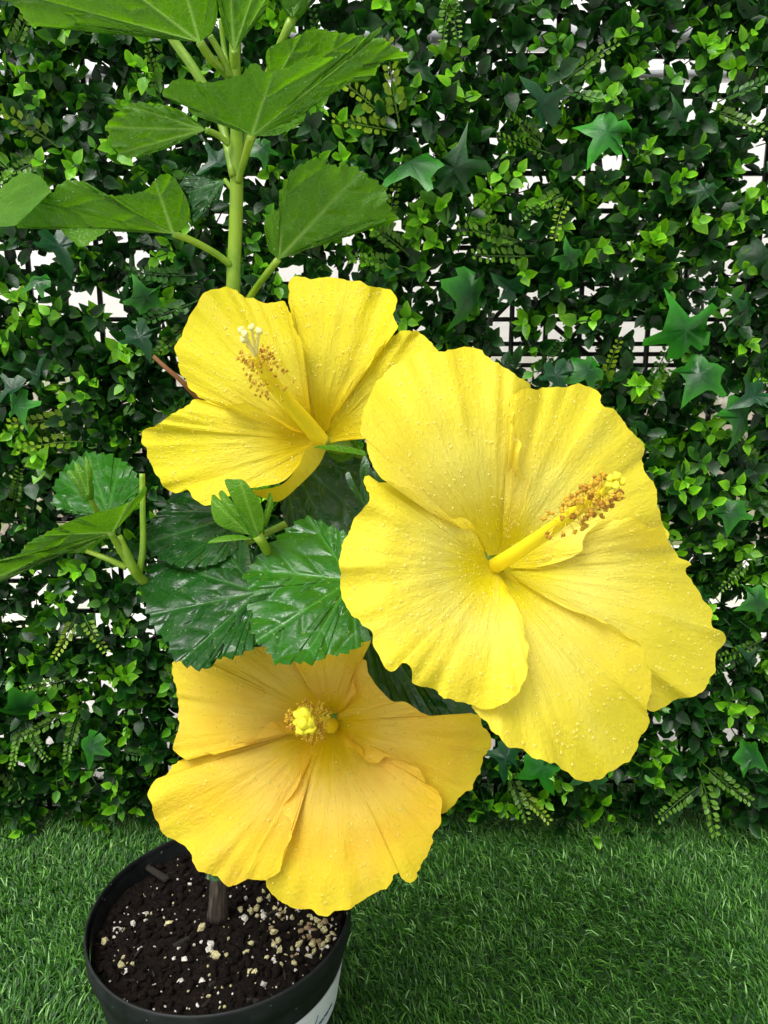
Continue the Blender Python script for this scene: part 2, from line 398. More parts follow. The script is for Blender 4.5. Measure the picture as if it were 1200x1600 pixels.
for (px, py, s, c) in [(400,1420,6,TAN),(392,1427,7,TAN),(412,1432,6,WH),(383,1438,6,WH),(405,1412,6,TAN),(420,1405,6,TAN),(376,1428,6,TAN),(430,1425,5,TAN),(428,1462,6,TAN),(434,1475,6,TAN),(428,1482,6,TAN),(436,1488,5,TAN),(330,1478,6,WH),(327,1485,6,WH),(335,1496,7,TAN),(264,1449,6,TAN),(184,1451,6,WH),(164,1471,6,TAN),(190,1510,6,TAN),(197,1515,6,WH),(206,1507,5,TAN),(316,1456,7,TAN),(392,1482,6,TAN),(385,1493,5,TAN),(392,1517,5,TAN),(398,1522,5,TAN),(316,1534,5,WH),(282,1531,4,WH),(290,1499,5,WH),(208,1443,5,WH),(228,1426,4,WH),(160,1407,5,WH),(155,1425,4,WH),(437,1510,5,TAN),(460,1512,5,TAN),(412,1540,5,WH),
                      (482,1468,6,BR),(492,1462,7,BR),(500,1452,7,TAN),(507,1460,6,TAN),(515,1455,6,WH),(488,1478,6,TAN),(478,1485,6,WH),(498,1472,6,BR),(505,1476,6,TAN),(486,1450,6,BR),(495,1442,6,TAN),(512,1470,6,TAN),(475,1470,6,BR),(520,1462,5,TAN),(490,1490,6,TAN),(480,1456,6,BR),(503,1486,5,WH),(468,1478,6,TAN),(470,1460,5,BR),(488,1440,5,TAN),(508,1446,6,BR),(484,1496,5,WH),(512,1482,5,WH)]:
    gran.append((at_z(px, py, SOIL_Z), s*.57/FPX*1.2, c))
for i in range(150):
    a = rng.random()*2*math.pi; q = SR*.97*math.sqrt(rng.random()); p = np.array((PC[0]+q*math.cos(a), PC[1]+q*math.sin(a), SOIL_Z))
    gran.append((p, .0007+.0012*rng.random(), [WH, WH, TAN][i % 3]))
for i in range(95):
    p = at_z(rng.normal(475, 40), rng.normal(1440, 35), SOIL_Z); 
    if math.hypot(p[0]-PC[0], p[1]-PC[1]) < SR*.96: gran.append((p, .0012+.0016*rng.random(), [TAN, BR, TAN, WH][i % 4]))
gm = {}
for p, s, c in gran[:300]:
    key = (c, rng.integers(4))
    if key not in gm:
        m1 = MB(); m1.add(*lump((0, 0, 0), (1.0, .85, .7), True, ICO1), c=c); gm[key] = m1.mesh('perlite'); gm[key].polygons.foreach_set('use_smooth', [False]*len(gm[key].polygons)); gm[key].materials.append(M['perlite'])
    x, y = p[0]-PC[0], p[1]-PC[1]
    o = link('perlite_granule', gm[key], None, soil, (x, y, soil_h(x, y)+s*.55)); o.scale = (s*(.8+.5*rng.random()), s, s*(.7+.4*rng.random())); o.rotation_euler = (rng.random()*.6, rng.random()*.6, rng.random()*6.28)
mb = MB()
for i in range(170):
    a = rng.random()*2*math.pi; q = SR*.98*math.sqrt(rng.random()); x, y = q*math.cos(a), q*math.sin(a); s = .0003+.0007*rng.random()
    mb.add(*lump((x, y, soil_h(x, y)+s+.0006), (s*1.3, s, s)), c=[WH, TAN, WH][i % 3])
link('perlite_grit', mb.mesh('perlite_grit'), M['perlite'], soil, kind='stuff')
cm = MB(); V, F = box((0, 0, 0), (1, .35, .22)); cm.add(V+rng.normal(size=V.shape)*.07, F); chip = cm.mesh('bark_chip'); chip.materials.append(M['bark'])
for i in range(26):
    a = rng.random()*2*math.pi; q = SR*.93*math.sqrt(rng.random()); x, y = q*math.cos(a), q*math.sin(a); s_ = .004+.008*rng.random()
    o = link('bark_chip', chip, None, soil, (x, y, soil_h(x, y)+.0008)); o.scale = (s_, s_*(.4+.6*rng.random()), s_); o.rotation_euler = (rng.normal()*.3, rng.normal()*.3, rng.random()*6.28)
p0, p1 = at_z(232, 1359, SOIL_Z+.004), at_z(261, 1377, SOIL_Z+.004)
mb = MB(); V, F = box((0, 0, 0), (1, .2, .12)); V += rng.normal(size=V.shape)*.02
L = np.linalg.norm(p1-p0); ang = math.atan2(p1[1]-p0[1], p1[0]-p0[0]); mb.add(V, F)
o = link('wood_chip', mb.mesh('wood_chip'), M['bark'], soil, tuple((p0+p1)/2-np.array((PC[0], PC[1], SOIL_Z)) + np.array((0, 0, .002)))); o.scale = (L, L, L); o.rotation_euler = (.1, .05, ang)

# ------------------------------------------------------------------ hibiscus plant
BASE = np.array((PC[0]-.003, PC[1], SOIL_Z))
plant = empty('hibiscus_plant', BASE, label='potted hibiscus with three large yellow flowers and green leaves', category='hibiscus')
POLYS = []                                   # pixel outlines, used to tell which hedge leaves stay in view

def patch(base, bnd, cdep, n, hf, nu=200, nt=40, jit=0., teeth=0., tooth_px=14., seed=0, center=None):
    b0, b1 = np.asarray(base[0], float), np.asarray(base[1], float); bc = (b0+b1)/2
    B = crom(bnd, nu+1); POLYS.append(B.copy())
    per = np.linalg.norm(np.diff(B, axis=0), axis=1).sum(); s = np.linspace(0, per, nu+1); u = np.linspace(0, 1, nu+1)
    T = nrm(np.gradient(B, axis=0)+1e-9); N = np.stack([T[:, 1], -T[:, 0]], 1)
    sg = np.sign(((B-bc)*N).sum(1).sum()); N = N*sg
    rad = np.linalg.norm(B-bc, axis=1)/np.linalg.norm(B-bc, axis=1).max()
    d = np.zeros(nu+1)
    if jit: d += jit*(fbm(s/26+seed*7.3, s*0+seed, 3)*1.6 + .5*vnoise(s/6.+seed, s*0+3))*sstep(.25, .6, rad)
    if teeth:
        f = (s/tooth_px + .35*vnoise(s/30+seed, s*0+2)) % 1; d += teeth*(f-.45)*sstep(.2, .5, rad)*np.sin(np.pi*np.clip(u*1.0, 0, 1))**.25
    B = B + N*d[:, None]
    t = np.linspace(0, 1, nt+1)**.92
    Q = (1-t)[:, None, None]*(b0+(b1-b0)*u[:, None])[None] + t[:, None, None]*B[None]
    Rmax = np.linalg.norm(B-bc, axis=1).max()
    rho = np.linalg.norm(Q-bc, axis=2)/Rmax
    U = np.broadcast_to(u, rho.shape); Tt = np.broadcast_to(t[:, None], rho.shape)
    h = hf(U, Tt, rho, Q[..., 0], Q[..., 1])
    cc = bc if center is None else np.asarray(center, float)
    Pc = at(cc[0], cc[1], cdep); r = ray(Q[..., 0], Q[..., 1])
    dep = (h + (Pc-CAMP)@n)/(r@n)
    W = CAMP + dep[..., None]*r
    return dict(W=W, U=U, T=Tt, rho=rho, per=per, Rmax=Rmax, nr=nt+1, nc=nu+1)
def patch_mesh(name, ps, origin, extra=None):
    V = np.concatenate([p['W'].reshape(-1, 3) for p in ps]) - origin
    L = []; S = 0; n = 0
    for p in ps:
        f = np.array(grid_faces(p['nr'], p['nc']))
        L.append((f+n).ravel()); S += len(f); n += p['nr']*p['nc']
    me = mesh_np(name, V, np.concatenate(L), np.full(S, 4))
    vattr(me, 'ut', np.concatenate([np.stack([p['U'], p['rho'], p['T']], -1).reshape(-1, 3) for p in ps]))
    return me
def drops(ps, count, rmin, rmax, side, seed):
    g = np.random.default_rng(seed); mb = MB()
    rings = [(1.0, -.05), (.86, .42), (.5, .72), (0.02, .82)]; a = np.arange(8)*math.pi/4
    D = np.concatenate([np.stack([r*np.cos(a), r*np.sin(a), np.full(8, z*.75)], 1) for r, z in rings]); F = grid_faces(4, 8, True)
    ar = [np.linalg.norm(np.cross(p['W'][1:, :-1]-p['W'][:-1, :-1], p['W'][:-1, 1:]-p['W'][:-1, :-1]), axis=2) for p in ps]
    for q in ar: q[:3] = 0; q[-1:] = 0; q[:, :2] = 0; q[:, -2:] = 0
    tot = sum(q.sum() for q in ar)
    for p, q in zip(ps, ar):
        k = int(count*q.sum()/tot); idx = g.choice(q.size, k, p=(q/q.sum()).ravel())
        for ii in idx:
            i, j = divmod(int(ii), q.shape[1])
            if vnoise(p['U'][i, j]*5+seed, p['rho'][i, j]*4) < -.22: continue
            W = p['W']; e1 = nrm(W[i, j+1]-W[i, j-1]); e2 = W[i+1, j]-W[i-1, j]; e2 = nrm(e2-e1*np.dot(e1, e2)); nn = np.cross(e1, e2)
            if np.dot(nn, CAMP-W[i, j]) < 0: nn = -nn; e2 = -e2
            r = rmin+(rmax-rmin)*g.random()**3.2
            c = W[i, j] + (g.random()-.5)*(W[i, j+1]-W[i, j]) + (g.random()-.5)*(W[i+1, j]-W[i, j]) + nn*.00025
            mb.add(c + r*(D[:, :1]*e1 + D[:, 1:2]*e2 + D[:, 2:]*nn), F)
    return mb

def petal_h(prof, eL, eR, ruf, seed, fold=.0034):
    xs = np.array([q[0] for q in prof]); ys = np.array([q[1] for q in prof])
    def hf(u, t, rho, x, y):
        gx = np.linspace(-.4, 1.5, 400); gy = np.interp(gx, xs, ys); kk = np.exp(-np.linspace(-2.2, 2.2, 61)**2); gy = np.convolve(np.pad(gy, 30, 'edge'), kk/kk.sum(), 'valid')
        h = np.interp(rho, gx, gy)
        eL_ = eL if not isinstance(eL, tuple) else eL[0]+(eL[1]-eL[0])*sstep(.38, .58, rho)
        eR_ = eR if not isinstance(eR, tuple) else eR[0]+(eR[1]-eR[0])*sstep(.38, .58, rho)
        h = h + (eL_*sstep(.42, .05, u) + eR_*sstep(.58, .95, u))*t**1.5*np.minimum(1, rho*2.2)
        h = h + ruf*t**3*rho*(fbm(u*12+seed*3, rho*0+seed, 3)*2.6)
        h = h + fold*rho*fbm(u*9+seed*5, rho*1.6+seed, 3)*1.4
        h = h + .0011*sstep(.1, .4, rho)*fbm(u*30+seed, rho*3, 2) + .0024*t**3*rho*fbm(u*26+seed*2, rho*5+seed, 2)
        return h
    return hf

def make_flower(label, center, cdep, n, prof, petals, mat, ndrop, th, seed, jit, drop_r=(.0003, .00115)):
    fl = empty('flower', (0, 0, 0), plant, label=label); ps = []
    for i, (base, bnd, eL, eR, ruf, extra) in enumerate(petals):
        p = patch(base, bnd, cdep, n, petal_h(prof, eL, eR, ruf, seed+i*11), jit=jit, seed=seed+i, center=center)
        parts = [p]
        if extra is not None: parts.append(extra(cdep, n))
        o = link('petal', patch_mesh('petal', parts, BASE), mat, fl); ps.append(p)
    if ndrop:
        mb = drops(ps, ndrop, drop_r[0], drop_r[1], 1, seed); link('water_droplets', mb.mesh('water_droplets', BASE), M['drop'], fl, kind='stuff')
    return fl, ps

def pt_tube(pts, n=16):                       # (px, py, depth, radius in px)
    q = crom(pts, n); P = at(q[:, 0], q[:, 1], q[:, 2]); R = q[:, 3]*q[:, 2]/FPX; return P, R
def column(fl, pts, nanth, a0, fil, ar, seed, tip=None):
    P, R = pt_tube(pts, 40); mb = MB(); mb.add(*tube(P, R, 16))
    link('stamen_column', mb.mesh('stamen_column', BASE), M['column'], fl)
    g = np.random.default_rng(seed); am = []
    for v in range(3):
        m1 = MB(); 
        for q in range(2): m1.add(*lump(((q-.5)*.9, 0, .15*q), (.75, .95, .7), True, ICO1))
        me = m1.mesh('anther'); me.materials.append(M['anther']); am.append(me)
    fb = MB()
    for i in range(nanth):
        f = a0 + (1-a0)*g.random()**.6; k = f*(len(P)-1); i0 = min(int(k), len(P)-2); c = P[i0]+(P[i0+1]-P[i0])*(k-i0)
        T = nrm(P[i0+1]-P[i0]); a = g.random()*6.283; e1 = nrm(np.cross(T, (.3, .5, .8))); e2 = np.cross(T, e1)
        d = nrm(math.cos(a)*e1+math.sin(a)*e2 + T*(.25+.5*(f-a0)/(1-a0))); L = R[i0]+fil*(.55+.6*g.random())
        e = c+d*L; m = c+d*L*.55+T*.0006
        fb.add(*tube([c+d*R[i0]*.7, m, e], ar*.17, 5))
        o = link('anther', am[i % 3], None, fl, tuple(e-BASE)); s = ar*(.7+.5*g.random()); o.scale = (s, s, s); o.rotation_euler = tuple(g.random(3)*6.28)
    link('filaments', fb.mesh('filaments', BASE), M['filament'], fl, kind='stuff')
    return P, R
def stigma(fl, root, pads, mat, rpx):
    rp = at(root[0], root[1], root[2])
    mb = MB()
    for (px, py, d) in pads:
        e = at(px, py, d); m = (rp+e)/2 + (e-rp)*.08 + np.array((0, 0, .0008))
        mb.add(*tube(crom([rp, m, e], 8), rpx*.38*d/FPX, 7)); mb.add(*lump(e, np.array((1, 1, .9))*rpx*d/FPX, True, ICO2))
    link('stigma', mb.mesh('stigma', BASE), mat, fl)

# --- large flower on the right
N2 = view_normal(.86, .33, .22)
P2 = [(0, -.036), (.1, -.026), (.25, -.010), (.45, .001), (.7, .004), (.9, -.001), (1.1, -.009)]
big, big_ps = make_flower('largest flower, pale yellow, facing right with long stamen column', (772, 880), .40, N2, P2, [
  ([(762,868),(784,866)], [(758,856),(748,836),(737,818),(722,808),(706,811),(690,797),(655,776),(618,756),(590,737),(574,712),(567,682),(568,650),(578,622),(590,597),(612,577),(640,562),(668,549),(697,552),(722,543),(745,546),(770,565),(795,582),(826,602),(834,640),(836,700),(829,752),(823,775),(818,803),(806,838),(784,862)], .014, (.006, -.012), .006, None),
  ([(778,868),(796,886)], [(786,852),(800,815),(815,775),(829,752),(826,747),(813,737),(808,718),(810,695),(801,665),(797,640),(804,622),(820,610),(850,601),(868,603),(885,610),(905,606),(925,606),(942,618),(941,636),(965,646),(985,668),(1003,700),(1008,735),(1024,758),(1030,795),(1036,818),(1044,836),(1035,842),(1000,850),(960,868),(910,884),(860,892),(800,890)], (-.006, .014), -.012, .006, None),
  ([(786,884),(788,900)], [(800,888),(840,886),(880,876),(908,862),(912,842),(928,824),(955,812),(985,810),(1010,818),(1035,832),(1050,852),(1062,868),(1080,880),(1072,890),(1084,905),(1098,930),(1108,955),(1112,972),(1128,988),(1130,1002),(1120,1020),(1116,1045),(1104,1072),(1082,1088),(1052,1096),(1015,1108),(985,1085),(940,1030),(880,980),(810,920)], .012, -.012, .007, None),
  ([(792,892),(768,898)], [(812,908),(850,932),(895,955),(935,968),(975,990),(1005,1018),(1016,1050),(1018,1085),(1012,1130),(1004,1160),(990,1185),(968,1203),(940,1216),(912,1219),(885,1210),(862,1196),(832,1180),(800,1167),(772,1148),(752,1125),(738,1104),(760,1080),(790,1040),(800,990),(790,940)], .010, -.011, .005, None),
  ([(782,902),(760,872)], [(790,918),(802,932),(812,955),(820,985),(823,1025),(821,1060),(808,1085),(785,1102),(755,1107),(722,1101),(702,1094),(688,1086),(682,1078),(660,1072),(644,1067),(640,1048),(630,1040),(615,1047),(603,1045),(593,1028),(586,1008),(583,988),(562,972),(547,948),(536,915),(530,880),(534,850),(546,822),(562,800),(578,782),(576,765),(572,746),(590,748),(620,762),(665,785),(705,805),(735,825),(752,850)], .012, -.011, .007, None),
], M['petal_yellow'], 2700, .0006, 20, 5.6)
P_, R_ = column(big, [(756,893,.468,11),(772,885,.440,12.5),(800,868,.415,12),(845,838,.385,11),(890,806,.352,10),(925,780,.328,9),(945,768,.315,6)], 95, .57, .0066, .0015, 5)
stigma(big, (940,772,.318), [(954,748,.300),(964,743,.297),(972,752,.299),(963,760,.296),(953,758,.30)], M['stigma_yellow'], 6.5)

# --- upper flower
N1 = view_normal(.9, -.22, .12)
P1 = [(0, -.030), (.1, -.020), (.25, -.006), (.5, .004), (.8, .004), (1.1, -.005)]
def curl_lip(cdep, n):                         # outside of the petal that rolls up under the throat
    lip = crom([(503,692),(478,703),(466,728),(442,756),(405,765),(376,763)], 41); low = crom([(510,702),(497,728),(468,758),(437,783),(412,778),(385,768)], 41)
    t = np.linspace(0, 1, 13)[:, None, None]; Q = (1-t)*lip[None]+t*low[None]
    Pc = at(500, 688, cdep); r = ray(Q[..., 0], Q[..., 1]); s = np.linspace(0, 1, 41)
    h = np.broadcast_to(-.014+.034*s[None]*(1-.2*s[None]) - .010*t[..., 0]*(1+.3*np.sin(s*9))[None], Q.shape[:2])
    dep = (h+(Pc-CAMP)@n)/(r@n)
    return dict(W=CAMP+dep[..., None]*r, U=np.broadcast_to(s, h.shape), T=np.broadcast_to(t[..., 0], h.shape), rho=np.broadcast_to(.3+.6*s, h.shape), per=200, Rmax=60, nr=13, nc=41)
top, top_ps = make_flower('upper flower, lemon yellow, with cream stigma pads, facing left', (500, 688), .468, N1, P1, [
  ([(492,696),(490,680)], [(440,672),(380,645),(330,628),(300,610),(284,590),(278,560),(280,525),(288,500),(306,473),(330,454),(352,448),(370,451),(386,466),(405,472),(430,472),(447,468),(452,490),(463,515),(473,545),(476,585),(477,625),(486,655)], -.008, .014, .005, None),
  ([(494,680),(508,676)], [(484,650),(474,610),(470,560),(460,510),(452,470),(455,442),(478,436),(500,432),(522,430),(545,437),(568,443),(590,447),(606,455),(617,470),(611,492),(620,512),(604,532),(580,565),(555,598),(535,620),(520,645),(514,668)], -.006, .010, .005, None),
  ([(510,676),(516,692)], [(520,650),(545,605),(585,560),(610,530),(628,516),(645,515),(662,528),(682,545),(705,575),(705,620),(670,655),(625,675),(590,684),(560,685),(535,688)], -.010, .003, .005, None),
  ([(490,700),(492,684)], [(478,702),(466,728),(442,752),(405,762),(382,762),(366,768),(348,780),(326,787),(306,777),(296,768),(275,770),(252,758),(240,740),(230,715),(220,690),(222,672),(240,664),(262,652),(285,636),(305,626),(330,628),(362,633),(392,633),(408,643),(430,655),(455,672)], .022, .011, .005, curl_lip),
], M['petal_lemon'], 1700, .0006, 51, 4.8)
column(top, [(503,690,.492,13),(480,662,.478,12.5),(450,628,.458,11),(425,598,.443,11),(408,572,.433,9),(398,556,.427,5)], 105, .56, .0078, .00105, 9)
stigma(top, (400,560,.428), [(377,516,.412),(383,522,.410),(393,511,.411),(405,517,.412),(381,530,.414)], M['stigma_pale'], 5.6)

# --- lower orange-yellow flower
N3 = view_normal(.93, -.12, .28)
P3 = [(0, -.034), (.1, -.022), (.25, -.007), (.5, .003), (.8, .002), (1.1, -.008)]
low, low_ps = make_flower('lower flower, orange yellow, hanging over the pot and facing the camera', (517, 1130), .48, N3, P3, [
  ([(508,1136),(506,1116)], [(480,1140),(450,1146),(425,1128),(412,1140),(398,1152),(370,1163),(340,1176),(315,1179),(290,1186),(275,1165),(276,1130),(274,1095),(270,1060),(266,1034),(290,1030),(330,1030),(365,1022),(400,1008),(440,1010),(475,1040),(495,1085)], .011, -.002, .005, None),
  ([(506,1116),(528,1114)], [(495,1090),(480,1060),(462,1035),(470,1015),(520,1005),(560,1002),(578,1000),(572,1022),(568,1036),(562,1060),(556,1085),(540,1105)], -.003, -.008, .003, None),
  ([(526,1118),(524,1142)], [(542,1105),(556,1088),(553,1060),(562,1036),(572,1032),(575,1052),(592,1075),(612,1092),(628,1097),(645,1108),(672,1117),(697,1123),(740,1118),(755,1130),(766,1150),(763,1175),(752,1200),(743,1225),(735,1238),(712,1252),(692,1270),(680,1265),(660,1240),(620,1205),(580,1185),(545,1172)], .010, -.016, .004, None),
  ([(530,1138),(506,1142)], [(545,1155),(566,1170),(570,1188),(590,1192),(602,1183),(625,1188),(655,1205),(678,1228),(690,1258),(688,1285),(676,1310),(668,1332),(658,1354),(644,1375),(635,1371),(627,1361),(616,1365),(609,1382),(600,1393),(580,1397),(562,1408),(532,1423),(500,1430),(470,1422),(445,1414),(430,1402),(422,1385),(418,1368),(435,1335),(450,1300),(448,1270),(440,1250),(452,1225),(468,1185),(492,1155)], .012, -.011, .005, None),
  ([(510,1142),(500,1134)], [(490,1150),(474,1168),(472,1195),(468,1222),(455,1243),(443,1262),(455,1282),(455,1305),(445,1335),(432,1368),(410,1376),(385,1378),(355,1382),(340,1366),(318,1362),(303,1350),(290,1325),(276,1312),(262,1302),(246,1278),(236,1250),(237,1228),(258,1210),(280,1190),(310,1176),(360,1164),(400,1148),(440,1135)], .011, -.010, .005, None),
], M['petal_orange'], 620, .0006, 83, 5.4, (.0004, .0012))
column(low, [(518,1134,.508,12),(508,1132,.488,11),(495,1130,.465,10),(484,1127,.445,9.5),(477,1127,.432,8)], 100, .50, .0088, .00125, 13)
stigma(low, (478,1128,.432), [(468,1118,.421),(476,1114,.420),(482,1128,.419),(484,1138,.420),(470,1140,.421),(474,1130,.417),(468,1128,.421)], M['stigma_yellow'], 10)

# --- stem, leaf stalks
def stalk(name, pts, mat='stem', parent=plant, seg=12, n=24, **p):
    P, R = pt_tube(pts, n); mb = MB(); mb.add(*tube(P, R, seg)); return link(name, mb.mesh(name, BASE), M[mat], parent, **p)
def d_at(py, y): return float(y/(.9613 + (800-py)/FPX*.2756))      # depth of a point at world y
stalk('trunk', [(340,1432,d_at(1432,.500),17),(341,1415,d_at(1415,.500),15),(342,1385,d_at(1385,.502),14),(344,1340,d_at(1340,.505),14),(347,1250,d_at(1250,.51),13.5)], 'bark')
stalk('stem', [(347,1250,d_at(1250,.51),13.5),(352,1000,d_at(1000,.515),13),(358,750,d_at(750,.52),13),(362,560,d_at(560,.528),12),(365,430,d_at(430,.53),11),(369,330,d_at(330,.532),10.5),(370,220,d_at(220,.533),10),(367,100,d_at(100,.533),9),(367,0,d_at(0,.533),8.5),(367,-90,d_at(-90,.533),9)], n=60)
SD = lambda py: d_at(py, .528)

def leaf(base, bnd, dep, n, tip, mat, droop=0., cup=0., teeth=4., tooth=15., side=(.16, .33), quilt=.0018, stalk_pts=None, seed=0, extra=None, nu=180, nt=44, twist=0., wet=110):
    Bc = crom(bnd, nu+1); u = np.linspace(0, 1, nu+1)
    um = u[np.argmin(np.linalg.norm(Bc-np.asarray(tip, float), axis=1))]
    mains = [um]+[um*(1-s/.5) for s in side]+[um+(1-um)*s/.5 for s in side]
    bc = np.asarray(base, float); per = np.linalg.norm(np.diff(Bc, axis=0), axis=1).sum(); Rm = np.linalg.norm(Bc-bc, axis=1).max()
    def vein(U, T, rho):
        r = rho*Rm; lat = np.min([np.abs(U-m)*per*np.maximum(T, .02) for m in mains], 0)
        w_ = 2.6*(1-.65*T)+.6; v = np.exp(-(lat/w_)**2)*(.55+.45*(1-T))
        sp = max(18., Rm*.24); s = (r - .75*lat - .004*lat**2 + 9*vnoise(U*7+seed, rho*4))/sp; dd = np.abs((s+.5) % 1-.5)*sp*.75
        return np.maximum(v, .36*np.exp(-(dd/1.3)**2)*sstep(.1, .22, rho)*(1-.5*T)*np.exp(-(lat/45)**2)), lat, dd
    def hf(U, T, rho, x, y):
        v, lat, dd = vein(U, T, rho)
        puff = np.clip(np.minimum(lat/14, dd/13), 0, 1); puff = puff*(2-puff)
        return droop*rho**2 + cup*((U-um)*2)**2*T*rho + twist*(U-um)*T + quilt*puff*sstep(0, .3, rho) + .006*rho*fbm(U*5+seed, rho*2.2+seed, 3) + .0045*T**3*rho*fbm(U*18+seed, rho*0, 2)
    p = patch((base, base), bnd, dep, n, hf, nu, nt, jit=.7, teeth=teeth*1.45, tooth_px=tooth, seed=seed, center=base)
    ps = [p]
    if extra:
        for (b2, bn2, d2, n2) in extra:
            ps.append(patch((b2, b2), bn2, d2, n2, lambda U, T, rho, x, y: .002*rho*fbm(U*6+seed, rho*3, 2), 60, 16, jit=.7, teeth=teeth, tooth_px=tooth, seed=seed+3, center=b2))
    me = patch_mesh('leaf', ps, BASE)
    fattr(me, 'vein', np.concatenate([vein(q['U'], q['T'], q['rho'])[0].ravel() if i == 0 else np.zeros(q['U'].size) for i, q in enumerate(ps)]))
    o = link('leaf', me, M[mat], plant)
    if wet:
        link('water_droplets', drops([p], wet, .00025, .0009, 1, seed+200).mesh('water_droplets', BASE), M['drop_leaf'], o, kind='stuff')
    if stalk_pts: stalk('leaf_stalk', stalk_pts, parent=o, n=14, seg=8)
    return o, p
UND = view_normal(.55, 0, -.84)             # blade seen from below
leaf((312,66), [(285,60),(240,50),(170,42),(120,36),(70,42),(45,36),(25,10),(-15,-15),(-40,-45),(60,-90),(200,-110),(290,-80),(325,-40),(338,0),(339,30),(330,52)], SD(66)-.02, view_normal(.62, -.1, -.78), (-30,-30), 'leaf_upper', droop=-.01, teeth=3,
     stalk_pts=[(312,66,SD(66)-.02,7),(330,92,SD(92)-.012,6.5),(350,112,SD(112)-.004,6.5),(364,128,SD(128),6)], seed=1)
leaf((366,80), [(352,55),(343,20),(338,-20),(345,-70),(400,-80),(425,-30),(421,0),(408,22),(392,38),(376,55)], SD(80)-.012, view_normal(.8, .3, -.5), (410,-60), 'leaf_upper', teeth=2, droop=.004,
     stalk_pts=[(366,80,SD(80)-.012,5),(367,105,SD(105)-.006,5)], seed=2)
leaf((393,212), [(373,200),(335,186),(303,180),(291,163),(262,152),(253,146),(262,134),(278,123),(307,128),(335,128),(355,123),(380,115),(388,104),(398,98),(406,104),(415,113),(435,109),(455,103),(473,92),(497,87),(513,89),(540,82),(562,66),(580,52),(594,43),(597,47),(580,62),(573,75),(568,98),(548,127),(523,144),(494,163),(467,181),(427,201),(405,211)], SD(212)-.022, view_normal(.72, 0, -.62), (575,70), 'leaf_upper', droop=-.006, teeth=2.5, side=(.2, .38),
     extra=[((400,212), [(425,203),(450,190),(478,177),(475,186),(468,195),(440,208),(415,213)], SD(212)-.020, view_normal(.85, .2, .4))],
     stalk_pts=[(393,212,SD(212)-.022,6.5),(385,238,SD(240)-.016,6),(378,262,SD(262)-.010,5.5),(372,285,SD(285)-.004,5)], seed=3)
leaf((428,132), [(418,110),(415,90),(420,75),(440,65),(467,55),(487,43),(507,47),(527,50),(550,54),(575,57),(600,62),(623,77),(640,87),(617,92),(596,97),(588,112),(573,127),(550,128),(500,150),(450,155)], SD(132)+.005, view_normal(.66, .2, -.68), (638,87), 'leaf_upper', droop=-.004, teeth=3, seed=4,
     stalk_pts=[(428,132,SD(132)+.005,6),(405,190,SD(190)+.008,6),(378,250,SD(250)+.006,6)])
leaf((321,203), [(312,193),(297,182),(283,173),(251,163),(213,160),(187,171),(170,190),(164,198),(172,213),(176,229),(192,243),(213,246),(240,238),(267,229),(299,213)], SD(203)-.006, view_normal(.75, -.2, -.58), (165,198), 'leaf_upper', teeth=2.5, seed=5, side=(.14, .30),
     stalk_pts=[(321,203,SD(203)-.006,5),(340,211,SD(211)-.003,5),(358,226,SD(226),5)])
leaf((270,365), [(235,361),(176,356),(120,356),(85,355),(45,356),(21,353),(30,335),(43,320),(75,307),(90,290),(104,283),(128,283),(142,294),(160,304),(185,306),(203,304),(229,296),(243,280),(256,272),(272,277),(283,295),(291,309),(297,330),(296,345),(284,360)], SD(365)-.02, view_normal(.62, -.15, -.74), (25,352), 'leaf_upper', droop=-.004, teeth=3, seed=6, side=(.16, .34),
     extra=[((25,352), [(10,354),(-10,352),(-25,330),(-5,300),(15,282),(35,270),(55,271),(75,290),(77,304),(50,316),(34,335)], SD(360)-.055, view_normal(.7, -.3, .6)), ((130,357), [(92,357),(108,372),(128,386),(149,374),(170,358)], SD(360)-.025, view_normal(.8, 0, .5))],
     stalk_pts=[(270,365,SD(365)-.02,5.5),(300,376,SD(376)-.014,5.5),(335,395,SD(395)-.006,5.5),(362,415,SD(415),6)])
leaf((435,405), [(420,392),(415,370),(413,347),(422,333),(436,324),(437,305),(443,288),(452,272),(464,261),(491,250),(510,255),(523,259),(540,259),(555,261),(570,270),(580,277),(595,287),(604,295),(605,315),(612,328),(622,342),(604,342),(587,341),(570,343),(555,347),(533,363),(501,381),(464,397)], SD(405)-.012, view_normal(.78, .25, -.45), (621,341), 'leaf_upper', teeth=4, tooth=18, seed=7, side=(.14, .31),
     stalk_pts=[(435,405,SD(405)-.012,5.5),(415,430,SD(430)-.006,5.5),(392,462,SD(462)+.004,5.5),(368,500,SD(500)+.004,6)])
leaf((352,282), [(330,276),(300,272),(286,280),(283,292),(292,300),(300,325),(305,346),(325,325),(345,305)], SD(282)+.02, view_normal(.7, -.2, .5), (300,335), 'leaf_wet', teeth=2, seed=8, stalk_pts=[(352,282,SD(282)+.02,4),(366,300,SD(300)+.004,4)])
stalk('leaf_stalk', [(364,275,SD(275),6),(350,205,SD(205)+.012,7),(330,155,SD(155)+.016,7.5),(303,108,SD(108)+.018,7.5),(272,64,SD(64)+.02,7.5),(245,20,SD(20)+.02,7)])
stalk('leaf_stalk', [(360,120,SD(120)-.004,5),(345,85,SD(85)-.008,5),(328,56,SD(56)-.012,5)]); stalk('leaf_stalk', [(356,110,SD(110),4),(350,75,SD(75)+.004,4),(345,30,SD(30)+.004,4)])
